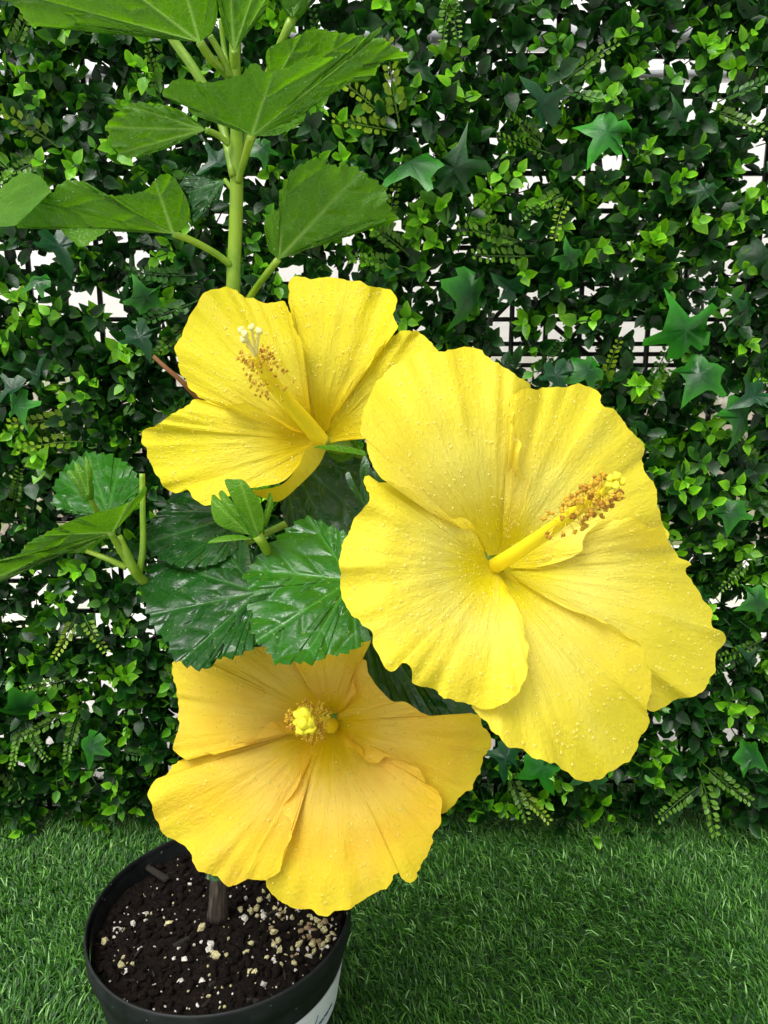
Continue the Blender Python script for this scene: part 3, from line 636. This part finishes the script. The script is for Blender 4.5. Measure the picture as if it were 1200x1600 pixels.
# lower left shoot
LD = .47
stalk('side_shoot', [(352,1000,d_at(1000,.512),8),(300,960,.53,8),(250,925,.50,7.5),(216,900,.48,7.5),(200,870,.472,7),(184,838,.468,6.5)], n=30)
stalk('leaf_stalk', [(216,903,.482,5.5),(223,860,.478,5),(223,800,.476,4.5),(222,740,.474,4.5)])
leaf((168,803), [(150,804),(125,803),(105,800),(90,796),(80,785),(86,772),(83,760),(92,745),(100,731),(118,718),(135,707),(152,708),(170,709),(185,716),(200,725),(213,742),(220,756),(214,772),(200,786),(185,797)], LD-.005, view_normal(.62, -.05, .76), (135,708), 'leaf_fresh', teeth=4, tooth=13, seed=9, quilt=.0010, side=(.17, .34))
leaf((176,832), [(150,842),(140,862),(115,864),(75,868),(30,888),(0,906),(-40,925),(-60,900),(-30,885),(0,876),(24,870),(48,846),(85,826),(115,812),(150,801),(190,790),(214,775),(225,760),(229,764),(221,782),(196,812)], LD-.01, view_normal(.60, -.2, -.76), (-40,910), 'leaf_upper', teeth=3.5, tooth=12, seed=10, side=(.2, .38),
     stalk_pts=[(172,830,LD-.01,5.5),(190,862,LD,6),(214,900,.480,6)])
stalk('leaf_stalk', [(136,861,LD+.01,4),(165,872,.476,4.5),(198,887,.478,5)])
# glossy leaves below the upper flower
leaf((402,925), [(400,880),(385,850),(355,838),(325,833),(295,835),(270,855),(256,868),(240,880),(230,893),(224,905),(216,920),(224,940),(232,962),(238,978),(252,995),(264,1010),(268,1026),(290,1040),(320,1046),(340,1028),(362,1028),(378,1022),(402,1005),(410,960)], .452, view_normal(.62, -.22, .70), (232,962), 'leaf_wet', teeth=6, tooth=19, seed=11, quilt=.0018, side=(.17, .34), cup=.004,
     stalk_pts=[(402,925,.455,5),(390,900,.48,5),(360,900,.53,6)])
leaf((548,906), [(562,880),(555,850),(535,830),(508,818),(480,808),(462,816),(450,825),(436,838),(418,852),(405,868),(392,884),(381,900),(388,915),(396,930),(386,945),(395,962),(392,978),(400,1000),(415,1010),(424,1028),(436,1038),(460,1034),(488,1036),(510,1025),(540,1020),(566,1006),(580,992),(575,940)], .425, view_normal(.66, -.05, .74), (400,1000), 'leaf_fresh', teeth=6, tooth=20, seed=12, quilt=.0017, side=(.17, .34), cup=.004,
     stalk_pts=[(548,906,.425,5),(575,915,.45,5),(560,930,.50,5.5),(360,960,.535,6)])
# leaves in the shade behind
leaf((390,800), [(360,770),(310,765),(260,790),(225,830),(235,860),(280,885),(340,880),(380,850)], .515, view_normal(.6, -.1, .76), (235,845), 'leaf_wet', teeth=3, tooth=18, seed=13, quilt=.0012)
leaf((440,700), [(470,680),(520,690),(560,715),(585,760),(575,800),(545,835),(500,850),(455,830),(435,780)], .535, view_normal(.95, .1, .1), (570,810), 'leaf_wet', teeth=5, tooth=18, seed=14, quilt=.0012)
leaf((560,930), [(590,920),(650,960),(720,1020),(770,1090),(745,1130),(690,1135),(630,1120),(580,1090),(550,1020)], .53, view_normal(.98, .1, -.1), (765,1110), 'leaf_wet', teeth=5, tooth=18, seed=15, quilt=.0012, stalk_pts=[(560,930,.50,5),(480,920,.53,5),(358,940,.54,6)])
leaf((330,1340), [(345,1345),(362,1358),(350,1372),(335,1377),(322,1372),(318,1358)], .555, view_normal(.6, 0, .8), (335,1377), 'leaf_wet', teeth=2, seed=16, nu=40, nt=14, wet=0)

# --- buds
def bud(label, sepals, core, stem_pts, mat='leaf_upper'):
    b = empty('bud', (0, 0, 0), plant, label=label)
    for i, (base, bnd, dep, n, cup) in enumerate(sepals):
        p = patch((base, base), bnd, dep, n, lambda U, T, rho, x, y: cup*(.25-(U-.5)**2)*4*np.sin(np.pi*np.clip(rho, 0, 1))*T, 40, 18, center=base, seed=i)
        me = patch_mesh('sepal', [p], BASE); fattr(me, 'vein', (np.exp(-((p['U']-.5)*p['per']*p['T']/2.)**2)*.5).ravel()); o = link('sepal', me, M[mat], b)
    if core:
        P, R = pt_tube(core, 16); mb = MB(); mb.add(*tube(P, R, 12)); me = mb.mesh('bud_core', BASE); fattr(me, 'vein', np.zeros(len(me.vertices))); link('bud_core', me, M[mat], b)
    if stem_pts: stalk('bud_stalk', stem_pts, parent=b, n=14, seg=8)
f0 = view_normal(1, 0, 0)
bud('green bud with open pointed sepals below the upper flower', [
  ((402,832), [(385,812),(368,790),(358,770),(351,750),(365,749),(380,750),(393,764),(404,780),(411,798),(413,815),(410,828)], .425, view_normal(.9, .2, -.2), .006),
  ((390,836), [(370,832),(348,824),(336,815),(330,798),(330,782),(333,772),(345,782),(362,797),(380,815)], .428, view_normal(.9, -.3, -.1), .006),
  ((396,830), [(375,812),(352,790),(342,774),(346,766),(356,775),(372,798)], .437, view_normal(.9, -.3, 0), .003),
  ((410,830), [(411,810),(416,790),(421,769),(427,782),(424,800),(418,820)], .436, view_normal(.8, .6, 0), .003),
  ((394,842), [(375,843),(350,846),(325,849),(335,841),(355,836),(378,836)], .424, view_normal(.6, 0, .8), .002)],
  [(404,842,.432,9),(396,815,.434,17),(385,785,.437,15),(375,762,.440,6)],
  [(402,836,.430,9),(410,848,.434,8),(418,864,.442,7),(430,890,.47,6),(380,940,.53,6)])
bud('small dark bud between the upper and the largest flower', [
  ((572,790), [(555,775),(544,758),(540,742),(546,738),(553,755),(565,775)], .455, f0, .003), ((575,790), [(566,765),(562,735),(570,712),(580,735),(582,765)], .452, f0, .004),
  ((578,790), [(578,770),(574,748),(585,735),(600,750),(596,775)], .455, f0, .003)], [(576,800,.46,8),(573,770,.46,12),(570,740,.46,5)], [(576,800,.46,6),(570,830,.49,6),(480,900,.53,6),(360,920,.54,6)], 'leaf_wet')
bud('pale green ribbed bud resting over the small serrated leaf', [
  ((137,775), [(122,765),(112,752),(104,738),(112,735),(124,748),(132,762)], .448, f0, .002), ((138,775), [(126,758),(118,738),(117,722),(128,732),(136,752)], .446, f0, .003),
  ((138,775), [(132,752),(132,730),(133,712),(139,728),(141,755)], .445, f0, .003), ((139,775), [(138,755),(138,735),(140,716),(145,735),(144,760)], .447, f0, .002)],
  [(140,782,.452,7),(133,762,.452,13),(126,742,.452,11),(123,728,.454,4)], [(139,776,.452,5),(152,800,.458,4.5),(170,826,.466,5)])
bud('plump green bud on a stalk at the top edge', [
  ((455,26), [(443,10),(438,-15),(445,-45),(460,-20),(462,5)], SD(20)-.004, f0, .004), ((458,26), [(455,5),(462,-25),(470,-50),(478,-15),(470,10)], SD(20)-.006, f0, .004), ((460,26), [(468,10),(480,-10),(488,-40),(490,-8),(476,14)], SD(20)-.003, f0, .003)],
  [(457,28,SD(20),9),(460,5,SD(10),22),(464,-25,SD(0),22),(468,-60,SD(0),8)], [(458,26,SD(26),8),(448,48,SD(48),7),(436,75,SD(75)+.004,6.5),(410,140,SD(140)+.014,6.5),(372,250,SD(250)+.006,6.5)])
# calyx and stalks of the three flowers
def sepal(fl, base, bnd, dep, n):
    p = patch((base, base), bnd, dep, n, lambda U, T, rho, x, y: .002*rho*rho, 40, 14, center=base); me = patch_mesh('sepal', [p], BASE); fattr(me, 'vein', np.zeros(p['U'].size)); link('sepal', me, M['leaf_upper'], fl)
sepal(top, (572,712), [(545,708),(515,703),(490,699),(515,695),(545,698),(570,704)], .470, view_normal(.7, 0, .7))
sepal(top, (560,690), [(540,680),(520,690),(512,705),(530,722),(560,712)], .515, view_normal(.9, .2, 0))
stalk('flower_stalk', [(505,690,.497,12),(530,697,.51,14),(556,702,.53,9),(560,730,.565,6),(480,800,.585,6),(358,860,.552,6)], parent=top)
stalk('flower_stalk', [(770,878,.447,24),(766,882,.468,20),(755,890,.49,8),(690,900,.52,6.5),(520,920,.545,6.5),(356,960,.545,7)], parent=big)
stalk('flower_stalk', [(518,1132,.51,13),(520,1128,.53,14),(510,1100,.545,8),(440,1060,.55,6.5),(352,1080,.552,7)], parent=low)
stalk('twig', [(240,557,.52,3.2),(262,577,.52,3.5),(288,600,.525,4),(330,650,.54,4.5),(357,720,.535,5)], 'twig')
# water on the leaves near the top

# ------------------------------------------------------------------ artificial hedge on its lattice
HY = .908
HX0, HX1, HZ1 = -.78, .78, 1.24
hedge = empty('artificial_hedge', (0, HY, 0), label='artificial hedge panel of boxwood, ivy and fern leaves on black lattice', category='hedge')
HO = np.array((0, HY, 0))
vb = MB(); vb.add(*box((0, 0, 0), (.0052, .004, HZ1))); vbm = vb.mesh('lattice_bar_upright'); vbm.materials.append(M['lattice'])
hb = MB(); hb.add(*box((0, 0, 0), (HX1-HX0, .004, .0052))); hbm = hb.mesh('lattice_bar_level'); hbm.materials.append(M['lattice'])
x = HX0
while x < HX1+.001: link('lattice_bar', vbm, None, hedge, (x, .0, HZ1/2+.012)); x += .0405
for z0 in (.012, .62):
    zz = z0
    while zz < min(z0+.60, HZ1+.01): link('lattice_bar', hbm, None, hedge, (0, .0043, zz)); zz += .0405
for zz in (.607, .632): link('lattice_bar', hbm, None, hedge, (0, .0043, zz))
for (px, py, a, L) in [(845,490,38,.16),(960,470,-42,.18),(1110,405,40,.15),(930,520,45,.12),(800,470,-45,.12),(60,500,40,.15),(180,300,-40,.15)]:
    m1 = MB(); m1.add(*box((0, 0, 0), (L, .004, .005))); q = at_y(px, py, HY)-HO
    o = link('lattice_bar', m1.mesh('lattice_bar_slanting'), M['lattice'], hedge, (q[0], .0086, q[2])); o.rotation_euler = (0, math.radians(a), 0)

def leaf_tmpl(wid, cup, curl, rowp=(0, .25, .58, .86, 1.0), shape='oval', notch=False):
    rows = []; colf = []
    for t in rowp:
        ww = wid*{'oval': math.sin(math.pi*min(1, (t*.93+.03)))**.75, 'point': (math.sin(math.pi*t**.75)+.02)}[shape]
        z = curl*t*t
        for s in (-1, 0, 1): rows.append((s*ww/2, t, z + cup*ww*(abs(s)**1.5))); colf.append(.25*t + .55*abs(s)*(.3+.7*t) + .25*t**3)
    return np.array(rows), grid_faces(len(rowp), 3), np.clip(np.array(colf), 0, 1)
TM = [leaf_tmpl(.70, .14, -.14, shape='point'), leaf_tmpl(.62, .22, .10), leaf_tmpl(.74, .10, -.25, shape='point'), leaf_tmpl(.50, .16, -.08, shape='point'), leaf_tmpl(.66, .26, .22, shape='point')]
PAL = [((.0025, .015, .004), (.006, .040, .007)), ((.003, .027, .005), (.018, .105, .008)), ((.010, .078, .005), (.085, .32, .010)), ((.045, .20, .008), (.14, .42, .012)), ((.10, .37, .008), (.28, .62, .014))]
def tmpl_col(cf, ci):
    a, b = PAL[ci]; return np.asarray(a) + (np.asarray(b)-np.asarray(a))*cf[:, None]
LM = []                                        # every boxwood leaf: (matrix 3x4 world, template, palette)
stems = MB()
def frame(y, z):
    y = nrm(y); x_ = nrm(np.cross(y, z)); return np.stack([x_, y, np.cross(x_, y)], 1)
def sprig(p, d, L, bright, g, small=1.0):
    d = nrm(d); bend = np.array((g.normal()*.25, 0, g.normal()*.25-.1)); n = 3+int(g.random()*3)
    pts = [p+d*L*s + bend*L*s*s*.6 for s in np.linspace(0, 1, 5)]
    V, F = tube(pts, .0008, 4, False); stems.add(V, F, (.03, .09, .02))
    e1 = nrm(np.cross(d, (.2, .3, .9))); e2 = np.cross(d, e1); a0 = g.random()*3.14
    for k in range(n):
        s = .25+.75*(k/(n-1)); c = p+d*L*s + bend*L*s*s*.6; last = k == n-1
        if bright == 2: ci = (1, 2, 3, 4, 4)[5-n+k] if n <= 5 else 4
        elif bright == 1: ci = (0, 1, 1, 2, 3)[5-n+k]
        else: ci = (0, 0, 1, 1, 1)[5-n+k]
        for q in (0, 1):
            a = a0 + q*math.pi + k*math.pi/2 + g.normal()*.25; out = math.cos(a)*e1+math.sin(a)*e2
            tilt = (.35 if not last else .75) + g.normal()*.22
            y = out*math.cos(tilt)+d*math.sin(tilt); sz = (.0182+.0065*g.random())*small*(.70 if (last and bright) else 1.0)*(.88 if k == n-2 and bright else 1)
            R = frame(y, d-out*.25+g.normal(size=3)*.18)*sz
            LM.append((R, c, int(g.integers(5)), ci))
holes = [(875,430,36),(905,505,36),(790,548,52),(850,562,48),(935,556,52),(1015,566,50),(1095,552,48),(1135,440,46),(1000,435,18),(1150,395,21),(700,60,36),(745,45,30),(860,40,30),(640,30,25),(470,410,25),(500,405,25),(890,425,26),(245,140,30),(230,150,25),(90,265,30),(310,110,22),(540,125,26),(190,490,12),(20,540,15),(500,70,25),(1170,210,18),(1180,300,22),(1160,950,25),(1130,880,20),(150,1220,18),(1085,1205,18),(810,330,20),(600,360,16),(740,190,18)]
HP = np.array([(a, b, r*.76) for a, b, r in holes], float)
def keep(p, g, near=1.0):
    px, py, d = project(p); q = np.hypot(HP[:, 0]-px, HP[:, 1]-py)/HP[:, 2]; return g.random() > np.exp(-(q.min()/1.0)**4)*.97*near
g = np.random.default_rng(11)
for i in range(5900):
    x = HX0+(HX1-HX0)*g.random(); z = .03+(HZ1-.05)*g.random(); p = np.array((x, HY-.004, z))
    px, py, d = project(p); inside = -80 < px < 1280 and -80 < py
    if not inside and g.random() < .25: continue
    if not keep(p+np.array((0, -.03, 0)), g): continue
    dr = np.array((g.normal()*.55, -1.0, g.normal()*.5+.08)); L = .024+.045*g.random()
    b = 0 if g.random() < .64 else (1 if g.random() < .66 else 2)
    sprig(p, dr, L, b, g)
for i in range(5200):                          # single leaves close to the lattice
    p = np.array((HX0+(HX1-HX0)*g.random(), HY-.006-.022*g.random(), .02+(HZ1-.03)*g.random()))
    if not keep(p, g): continue
    y = nrm(np.array((g.normal(), -.25+g.normal()*.35, g.normal())))
    LM.append((frame(y, np.array((g.normal()*.5, -1, .4+g.normal()*.5)))*(.019+.008*g.random()), p, int(g.integers(5)), int(g.choice(4, p=[.45, .33, .15, .07]))))
for (px, py) in [(735,125),(720,130),(965,105),(955,120),(1045,350),(1020,225),(1012,210),(790,265),(775,275),(40,725),(48,715),(15,460),(180,550),(205,545),(120,575),(115,590),(930,1290),(945,1280),(1000,600),(985,580),(890,475),(900,490),(1150,760),(1165,690),(1110,660),(1085,735),(1095,790),(1060,755),(1130,860),(1190,310),(1165,330),(1110,325),(1080,290),(1140,60),(1180,45),(1000,20),(40,110),(25,60),(115,890),(230,910),(200,1050),(180,1130),(165,1230),(180,1215),(35,1300),(60,1100),(880,1230),(1150,1090),(1180,1100),(860,1200),(650,330),(600,350),(690,300),(70,470),(60,230),(200,90),(215,110),(190,225),(100,240),(555,240),(540,195),(1190,580),(990,735),(1050,830)]:
    if py < 1250 or True:
        f = at_y(px, py, HY-.075); p = f + np.array((g.normal()*.008, .07, g.normal()*.01-.01)); sprig(p, f-p, np.linalg.norm(f-p), 2, g, 1.0)
# which leaves show largest: front ones, in the frame, not behind the plant
C = np.array([m[1] for m in LM]); CX, CY_, CD = project(C)
def inside_poly(poly, x, y):
    res = np.zeros(len(x), bool); j = len(poly)-1
    for i in range(len(poly)):
        xi, yi = poly[i]; xj, yj = poly[j]; c = ((yi > y) != (yj > y)) & (x < (xj-xi)*(y-yi)/(yj-yi+1e-9)+xi); res ^= c; j = i
    return res
hid = np.zeros(len(C), bool)
for P in POLYS: hid |= inside_poly(P[::3], CX, CY_)
ok = (~hid) & (CX > 5) & (CX < 1195) & (CY_ > 5) & (CY_ < 1330)
score = np.where(ok, CD + .03*np.array([m[3] < 2 for m in LM]), 9)
pick = set(np.argsort(score)[:300].tolist())
meshes = {}
rest = {i: [] for i in range(5)}
for i, (R, c, ti, ci) in enumerate(LM):
    if i in pick:
        if (ti, ci) not in meshes:
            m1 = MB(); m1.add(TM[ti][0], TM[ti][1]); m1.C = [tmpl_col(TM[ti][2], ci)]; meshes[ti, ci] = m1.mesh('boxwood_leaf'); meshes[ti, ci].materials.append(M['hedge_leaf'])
        o = link('boxwood_leaf', meshes[ti, ci], None, hedge); mt = Matrix(R.tolist()).to_4x4(); mt.translation = Vector(c-HO); o.matrix_local = mt
    else: rest[ti].append((R, c, ci))
Vs = []; Ls = []; Cs = []; n = 0
for ti, lst in rest.items():
    V, F, cf = TM[ti]; F = np.array(F); Rm = np.array([q[0] for q in lst]); cm = np.array([q[1] for q in lst])
    W = np.einsum('nij,vj->nvi', Rm, V)+cm[:, None]; Vs.append(W.reshape(-1, 3))
    Ls.append((F[None]+(np.arange(len(lst))*len(V))[:, None, None]+n).ravel()); n += W.shape[0]*W.shape[1]
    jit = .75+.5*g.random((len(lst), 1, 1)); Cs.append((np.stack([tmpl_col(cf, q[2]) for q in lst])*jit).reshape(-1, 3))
L = np.concatenate(Ls); me = mesh_np('boxwood_foliage', np.concatenate(Vs)-HO, L, np.full(len(L)//4, 4)); cattr(me, 'Col', np.concatenate(Cs))
link('boxwood_foliage', me, M['hedge_leaf'], hedge, kind='stuff')
link('sprig_stems', stems.mesh('sprig_stems', HO), M['hedge_leaf'], hedge, kind='stuff')

# ivy leaves
half = [(0, 0), (.12, -.13), (.28, -.14), (.40, -.05), (.33, .10), (.40, .24), (.66, .34), (.58, .43), (.34, .46), (.21, .54), (.12, .78), (0, 1.08)]
out = half + [(-x_, y_) for x_, y_ in half[-2:0:-1]]
def ivy_mesh(c0, c1, cup, droop, seed):
    g2 = np.random.default_rng(seed); o = np.array(out)+g2.normal(size=(len(out), 2))*.045; c = np.array((0, .32)); k = len(o); V = [(*c, 0)]; cf = [0]
    for t in (.4, .75, 1.0):
        for q in o:
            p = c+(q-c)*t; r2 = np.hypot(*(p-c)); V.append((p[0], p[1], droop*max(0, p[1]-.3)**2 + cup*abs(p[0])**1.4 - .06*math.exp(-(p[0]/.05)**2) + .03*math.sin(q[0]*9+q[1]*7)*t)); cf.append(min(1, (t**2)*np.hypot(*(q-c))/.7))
    F = [(0, 1+i, 1+(i+1) % k) for i in range(k)]
    for r_ in range(2): F += [(1+r_*k+i, 1+(r_+1)*k+i, 1+(r_+1)*k+(i+1) % k, 1+r_*k+(i+1) % k) for i in range(k)]
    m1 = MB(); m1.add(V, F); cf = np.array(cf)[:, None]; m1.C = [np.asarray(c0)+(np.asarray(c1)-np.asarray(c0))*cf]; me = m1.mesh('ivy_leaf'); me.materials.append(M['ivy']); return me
IV = {'teal': [ivy_mesh((.006, .046, .016), (.014, .095, .018), .5, -.5, s) for s in (1, 2)], 'dark': [ivy_mesh((.004, .036, .008), (.016, .12, .009), -.5, -.6, s) for s in (3, 4)],
      'green': [ivy_mesh((.006, .055, .010), (.04, .26, .010), -.55, -.5, s) for s in (5, 6)], 'bright': [ivy_mesh((.014, .12, .016), (.05, .36, .012), -.5, -.5, s) for s in (7, 8)]}
def ivy(px, py, size, ang, kind, y=HY-.085, tilt=None, gg=g):
    p = at_y(px, py, y); dirv = math.cos(math.radians(ang))*RIGHT + math.sin(math.radians(ang))*np.array((0, 0, 1.))
    yv = nrm(dirv + np.array((0, -.35 if tilt is None else tilt, 0))); nv = np.array((gg.normal()*.5, -1, .5+gg.normal()*.4)); R = frame(yv, nv)*(size*.70*y/FPX/1.05)
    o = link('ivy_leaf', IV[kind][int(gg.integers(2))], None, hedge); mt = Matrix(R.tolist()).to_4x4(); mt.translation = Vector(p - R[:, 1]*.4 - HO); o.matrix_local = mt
for a in [(635,255,130,205,'green'),(712,255,120,80,'dark'),(845,160,95,120,'teal'),(945,210,105,235,'bright'),(1072,510,135,120,'bright'),(735,465,120,250,'green'),(792,448,65,150,'teal'),(1090,590,110,235,'green'),(335,255,75,200,'teal'),(30,1110,105,190,'green'),(95,388,90,300,'teal'),(1160,660,110,260,'green'),(1175,620,80,200,'teal'),(60,585,75,80,'teal'),(225,460,75,110,'green'),(220,530,75,300,'teal'),(25,640,85,280,'bright'),(15,610,70,210,'teal'),(1140,805,80,260,'green'),(850,1205,110,290,'bright'),(790,1190,85,250,'teal'),(140,1170,85,250,'green'),(1180,1185,90,330,'green'),(250,920,80,140,'green'),(915,580,85,200,'green'),(870,590,70,280,'teal'),(1100,300,60,240,'dark'),(890,400,60,100,'green'),(1165,480,70,140,'dark'),(55,440,60,200,'green'),(1100,940,70,300,'dark'),(1180,940,80,200,'green'),(1060,180,70,110,'dark'),(920,1210,80,200,'dark'),(1060,1090,60,280,'dark'),(1170,1030,70,120,'teal'),(560,270,60,320,'dark'),(410,235,60,280,'green')]:
    ivy(*a)
for i in range(10):
    ivy(g.random()*1300-50, g.random()*1250-30, 55+40*g.random(), g.random()*360, ['dark', 'teal', 'green', 'dark'][i % 4], HY-.045-.03*g.random())

# fern fronds
def fern_mesh(c0, c1, n, bend, seed):
    g2 = np.random.default_rng(seed); m1 = MB(); s = np.linspace(0, 1, 9); P = np.stack([bend*s**2, s, -.12*s**2], 1); V, F = tube(P, np.linspace(.014, .006, 9), 5, False); m1.add(V, F, c0)
    V0, F0, cf = leaf_tmpl(.52, .1, .1, (0, .4, .75, 1.0))
    for i in range(n):
        f = .18+.82*i/(n-1); c = np.array((np.interp(f, s, P[:, 0]), f, np.interp(f, s, P[:, 2])))
        for sd in (-1, 1):
            a = .9+.25*g2.normal()*.4; y = np.array((sd*math.sin(a), math.cos(a), .15+.15*g2.normal())); sz = .20*(1.12-f*.55); R = frame(y, np.array((0, 0, 1.))+g2.normal(size=3)*.25)*sz
            Vn = np.stack([V0[:, 0], .25+V0[:, 1]*.75, V0[:, 2]], 1); Vn[:3, 0] = np.linspace(-.02, .02, 3); m1.add(Vn@R.T+c, F0, np.asarray(c0)+(np.asarray(c1)-np.asarray(c0))*(f*.8+.2*g2.random()))
            stem_v, stem_f = tube([c, c+y*sz*.32], .006, 3, False); m1.add(stem_v, stem_f, c0)
    me = m1.mesh('fern_frond'); me.materials.append(M['hedge_leaf']); return me
FE = {'lime': [fern_mesh((.10, .20, .015), (.34, .50, .02), 9, .12, 1), fern_mesh((.10, .20, .015), (.30, .48, .02), 8, -.15, 2)], 'mid': [fern_mesh((.05, .13, .012), (.15, .33, .02), 9, .1, 3), fern_mesh((.05, .12, .012), (.12, .28, .018), 10, -.1, 4)],
      'deep': [fern_mesh((.03, .10, .015), (.05, .17, .02), 10, .14, 5), fern_mesh((.03, .10, .015), (.06, .19, .02), 9, -.12, 6)]}
def fern(px, py, size, ang, kind, y=HY-.08, gg=g):                   # px, py: foot of the frond
    p = at_y(px, py, y+.02); dirv = math.cos(math.radians(ang))*RIGHT + math.sin(math.radians(ang))*np.array((0, 0, 1.)); yv = nrm(dirv+np.array((0, -.4, 0)))
    R = frame(yv, np.array((gg.normal()*.25, -1, .3+gg.normal()*.2)))*(size*y/FPX)
    o = link('fern_frond', FE[kind][int(gg.integers(2))], None, hedge); mt = Matrix(R.tolist()).to_4x4(); mt.translation = Vector(p-HO); o.matrix_local = mt
for a in [(625,200,110,150,'lime'),(625,200,105,105,'lime'),(620,205,90,178,'lime'),(90,230,100,140,'lime'),(85,245,80,200,'mid'),(640,400,90,140,'mid'),(640,420,90,165,'mid'),(600,380,80,80,'mid'),(860,240,80,170,'mid'),(855,235,75,140,'mid'),(890,300,80,200,'mid'),(890,300,75,240,'lime'),(310,430,95,185,'deep'),(310,470,95,205,'deep'),(300,505,80,215,'mid'),(820,380,105,165,'mid'),(840,400,100,185,'mid'),(790,400,80,120,'mid'),(940,610,75,85,'lime'),(120,650,95,190,'lime'),(130,690,90,175,'lime'),(120,960,75,250,'lime'),(130,960,70,300,'lime'),(110,1060,75,190,'mid'),(110,1110,80,210,'mid'),(125,1110,80,250,'mid'),(35,1130,75,260,'mid'),(40,1130,70,300,'mid'),(1090,1200,110,290,'mid'),(1095,1190,100,320,'mid'),(1090,1230,90,200,'mid'),(790,1200,90,300,'mid'),(800,1230,80,330,'lime'),(870,1170,70,250,'lime'),(710,-20,80,250,'mid'),(695,-20,75,290,'mid'),(880,130,80,40,'mid'),(870,140,80,340,'deep'),(1110,170,80,330,'mid'),(1120,160,75,20,'deep'),(1190,1000,80,200,'mid'),(1170,870,70,230,'mid'),(1000,640,70,60,'mid'),(540,330,70,120,'mid'),(250,150,60,100,'mid'),(20,790,70,60,'mid'),(150,1080,70,130,'deep'),(1180,730,70,120,'mid')]:
    fern(*a)
for i in range(30): fern(g.random()*1300-50, g.random()*1260-20, 65+30*g.random(), g.random()*360, ['deep', 'mid', 'deep'][i % 3], HY-.04-.03*g.random())

# white wall with stained foot, added so hedge gaps read bright like sky
k = NT('backdrop_render'); gq = k.n('ShaderNodeTexCoord').outputs['Object']; n2 = k.noise(gq, 30, 5, .7); n1 = k.noise(gq, 3.0, 3, .6); sz = k.n('ShaderNodeSeparateXYZ'); k.l(gq, sz.inputs[0])
lowm = k.maprange(k.math('ADD', sz.outputs[2], k.math('MULTIPLY', n1, .35)), .62, .80, 1, 0)
cw = k.mix(k.maprange(n2, .4, .7, 0, .25), (.86, .85, .83), (.70, .68, .65))
cw = k.mix(lowm, cw, k.mix(k.maprange(n2, .38, .62, 0, 1), (.62, .57, .47), (.30, .27, .22)))
cw = k.mix(k.math('MULTIPLY', lowm, k.maprange(k.noise(gq, 9, 3), .5, .6, 0, .8)), cw, (.30, .42, .12))
mb = MB(); mb.add(*box((0, 0, 1.3), (7, .2, 2.62)))
link('backdrop_wall', mb.mesh('backdrop_wall'), k.solid(cw, .9, k.bump(n2, .4, .006)), None, (0, 2.5, 0), label='added white backdrop wall with stained foot, standing in for bright sky in hedge gaps', category='wall')
# pale rail behind the top of the hedge
q = at_y(900, 60, 1.08); mb = MB(); mb.add(*box((0, 0, 0), (2.2, .03, .022))); mb.add(*box((0, 0, -.045), (2.2, .018, .010)))
link('fence_rail', mb.mesh('fence_rail'), M['rail'], None, (0, 1.08, q[2]), label='pale grey metal rail glimpsed behind the top of the hedge', category='rail')

# ------------------------------------------------------------------ artificial grass
g = np.random.default_rng(23)
def blades(nb, x0, x1, y0, y1):
    X = x0+(x1-x0)*g.random(nb); Y = y0+(y1-y0)*g.random(nb)
    kp = np.hypot(X-PC[0], Y-PC[1]) > POT_RB+.004; X, Y = X[kp], Y[kp]; return X, Y
X, Y = blades(76000, -.66, .66, .46, .99); X2, Y2 = blades(52000, -.98, .98, -.15, .99)
X = np.concatenate([X, X2]); Y = np.concatenate([Y, Y2]); nb = len(X)
ang = 2.35 + .9*fbm(X*7+3, Y*7, 2)*2 + g.normal(size=nb)*.75
curly = g.random(nb) < .28; ang = np.where(curly, g.random(nb)*6.283, ang)
Lb = (.010+.011*g.random(nb))*np.where(curly, .62, 1); lean = np.where(curly, .9+.7*g.random(nb), .45+.75*g.random(nb))
wb = .00055+.0005*g.random(nb); dx, dy = np.cos(ang), np.sin(ang); nx, ny = -dy, dx; tw = g.normal(size=nb)*.6
S = np.array([0, .4, .75, 1.0]); rows = []
for i, s in enumerate(S):
    bend = lean*s*(.6+.5*s); hx = Lb*s*np.sin(np.minimum(bend, 1.45)); hz = Lb*s*np.cos(np.minimum(bend, 1.45))
    cx, cy, cz = X+dx*hx, Y+dy*hx, hz-.001
    wd = wb*(1, .95, .7, .08)[i]
    for sg in (-1, 1): rows.append(np.stack([cx+sg*wd*(nx*np.cos(tw*s)+dx*np.sin(tw*s)*.3), cy+sg*wd*(ny*np.cos(tw*s)+dy*np.sin(tw*s)*.3), cz+sg*wd*np.sin(tw*s)*.8], 1))
V = np.stack(rows, 1).reshape(-1, 3); f = np.array([(0, 1, 3, 2), (2, 3, 5, 4), (4, 5, 7, 6)])
Lp = (f[None]+(np.arange(nb)*8)[:, None, None]).ravel(); me = mesh_np('grass', V, Lp, np.full(nb*3, 4))
pal = np.array([(.014, .070, .005), (.030, .120, .009), (.055, .185, .014), (.12, .30, .04), (.24, .46, .14)]); cc = pal[g.choice(5, nb, p=[.28, .34, .24, .10, .04])]*(.8+.4*g.random((nb, 1)))
cattr(me, 'Col', np.repeat(cc, 8, 0)); link('grass', me, M['grass'], None, None, kind='stuff', label='green artificial grass covering the ground around the pot', category='grass')
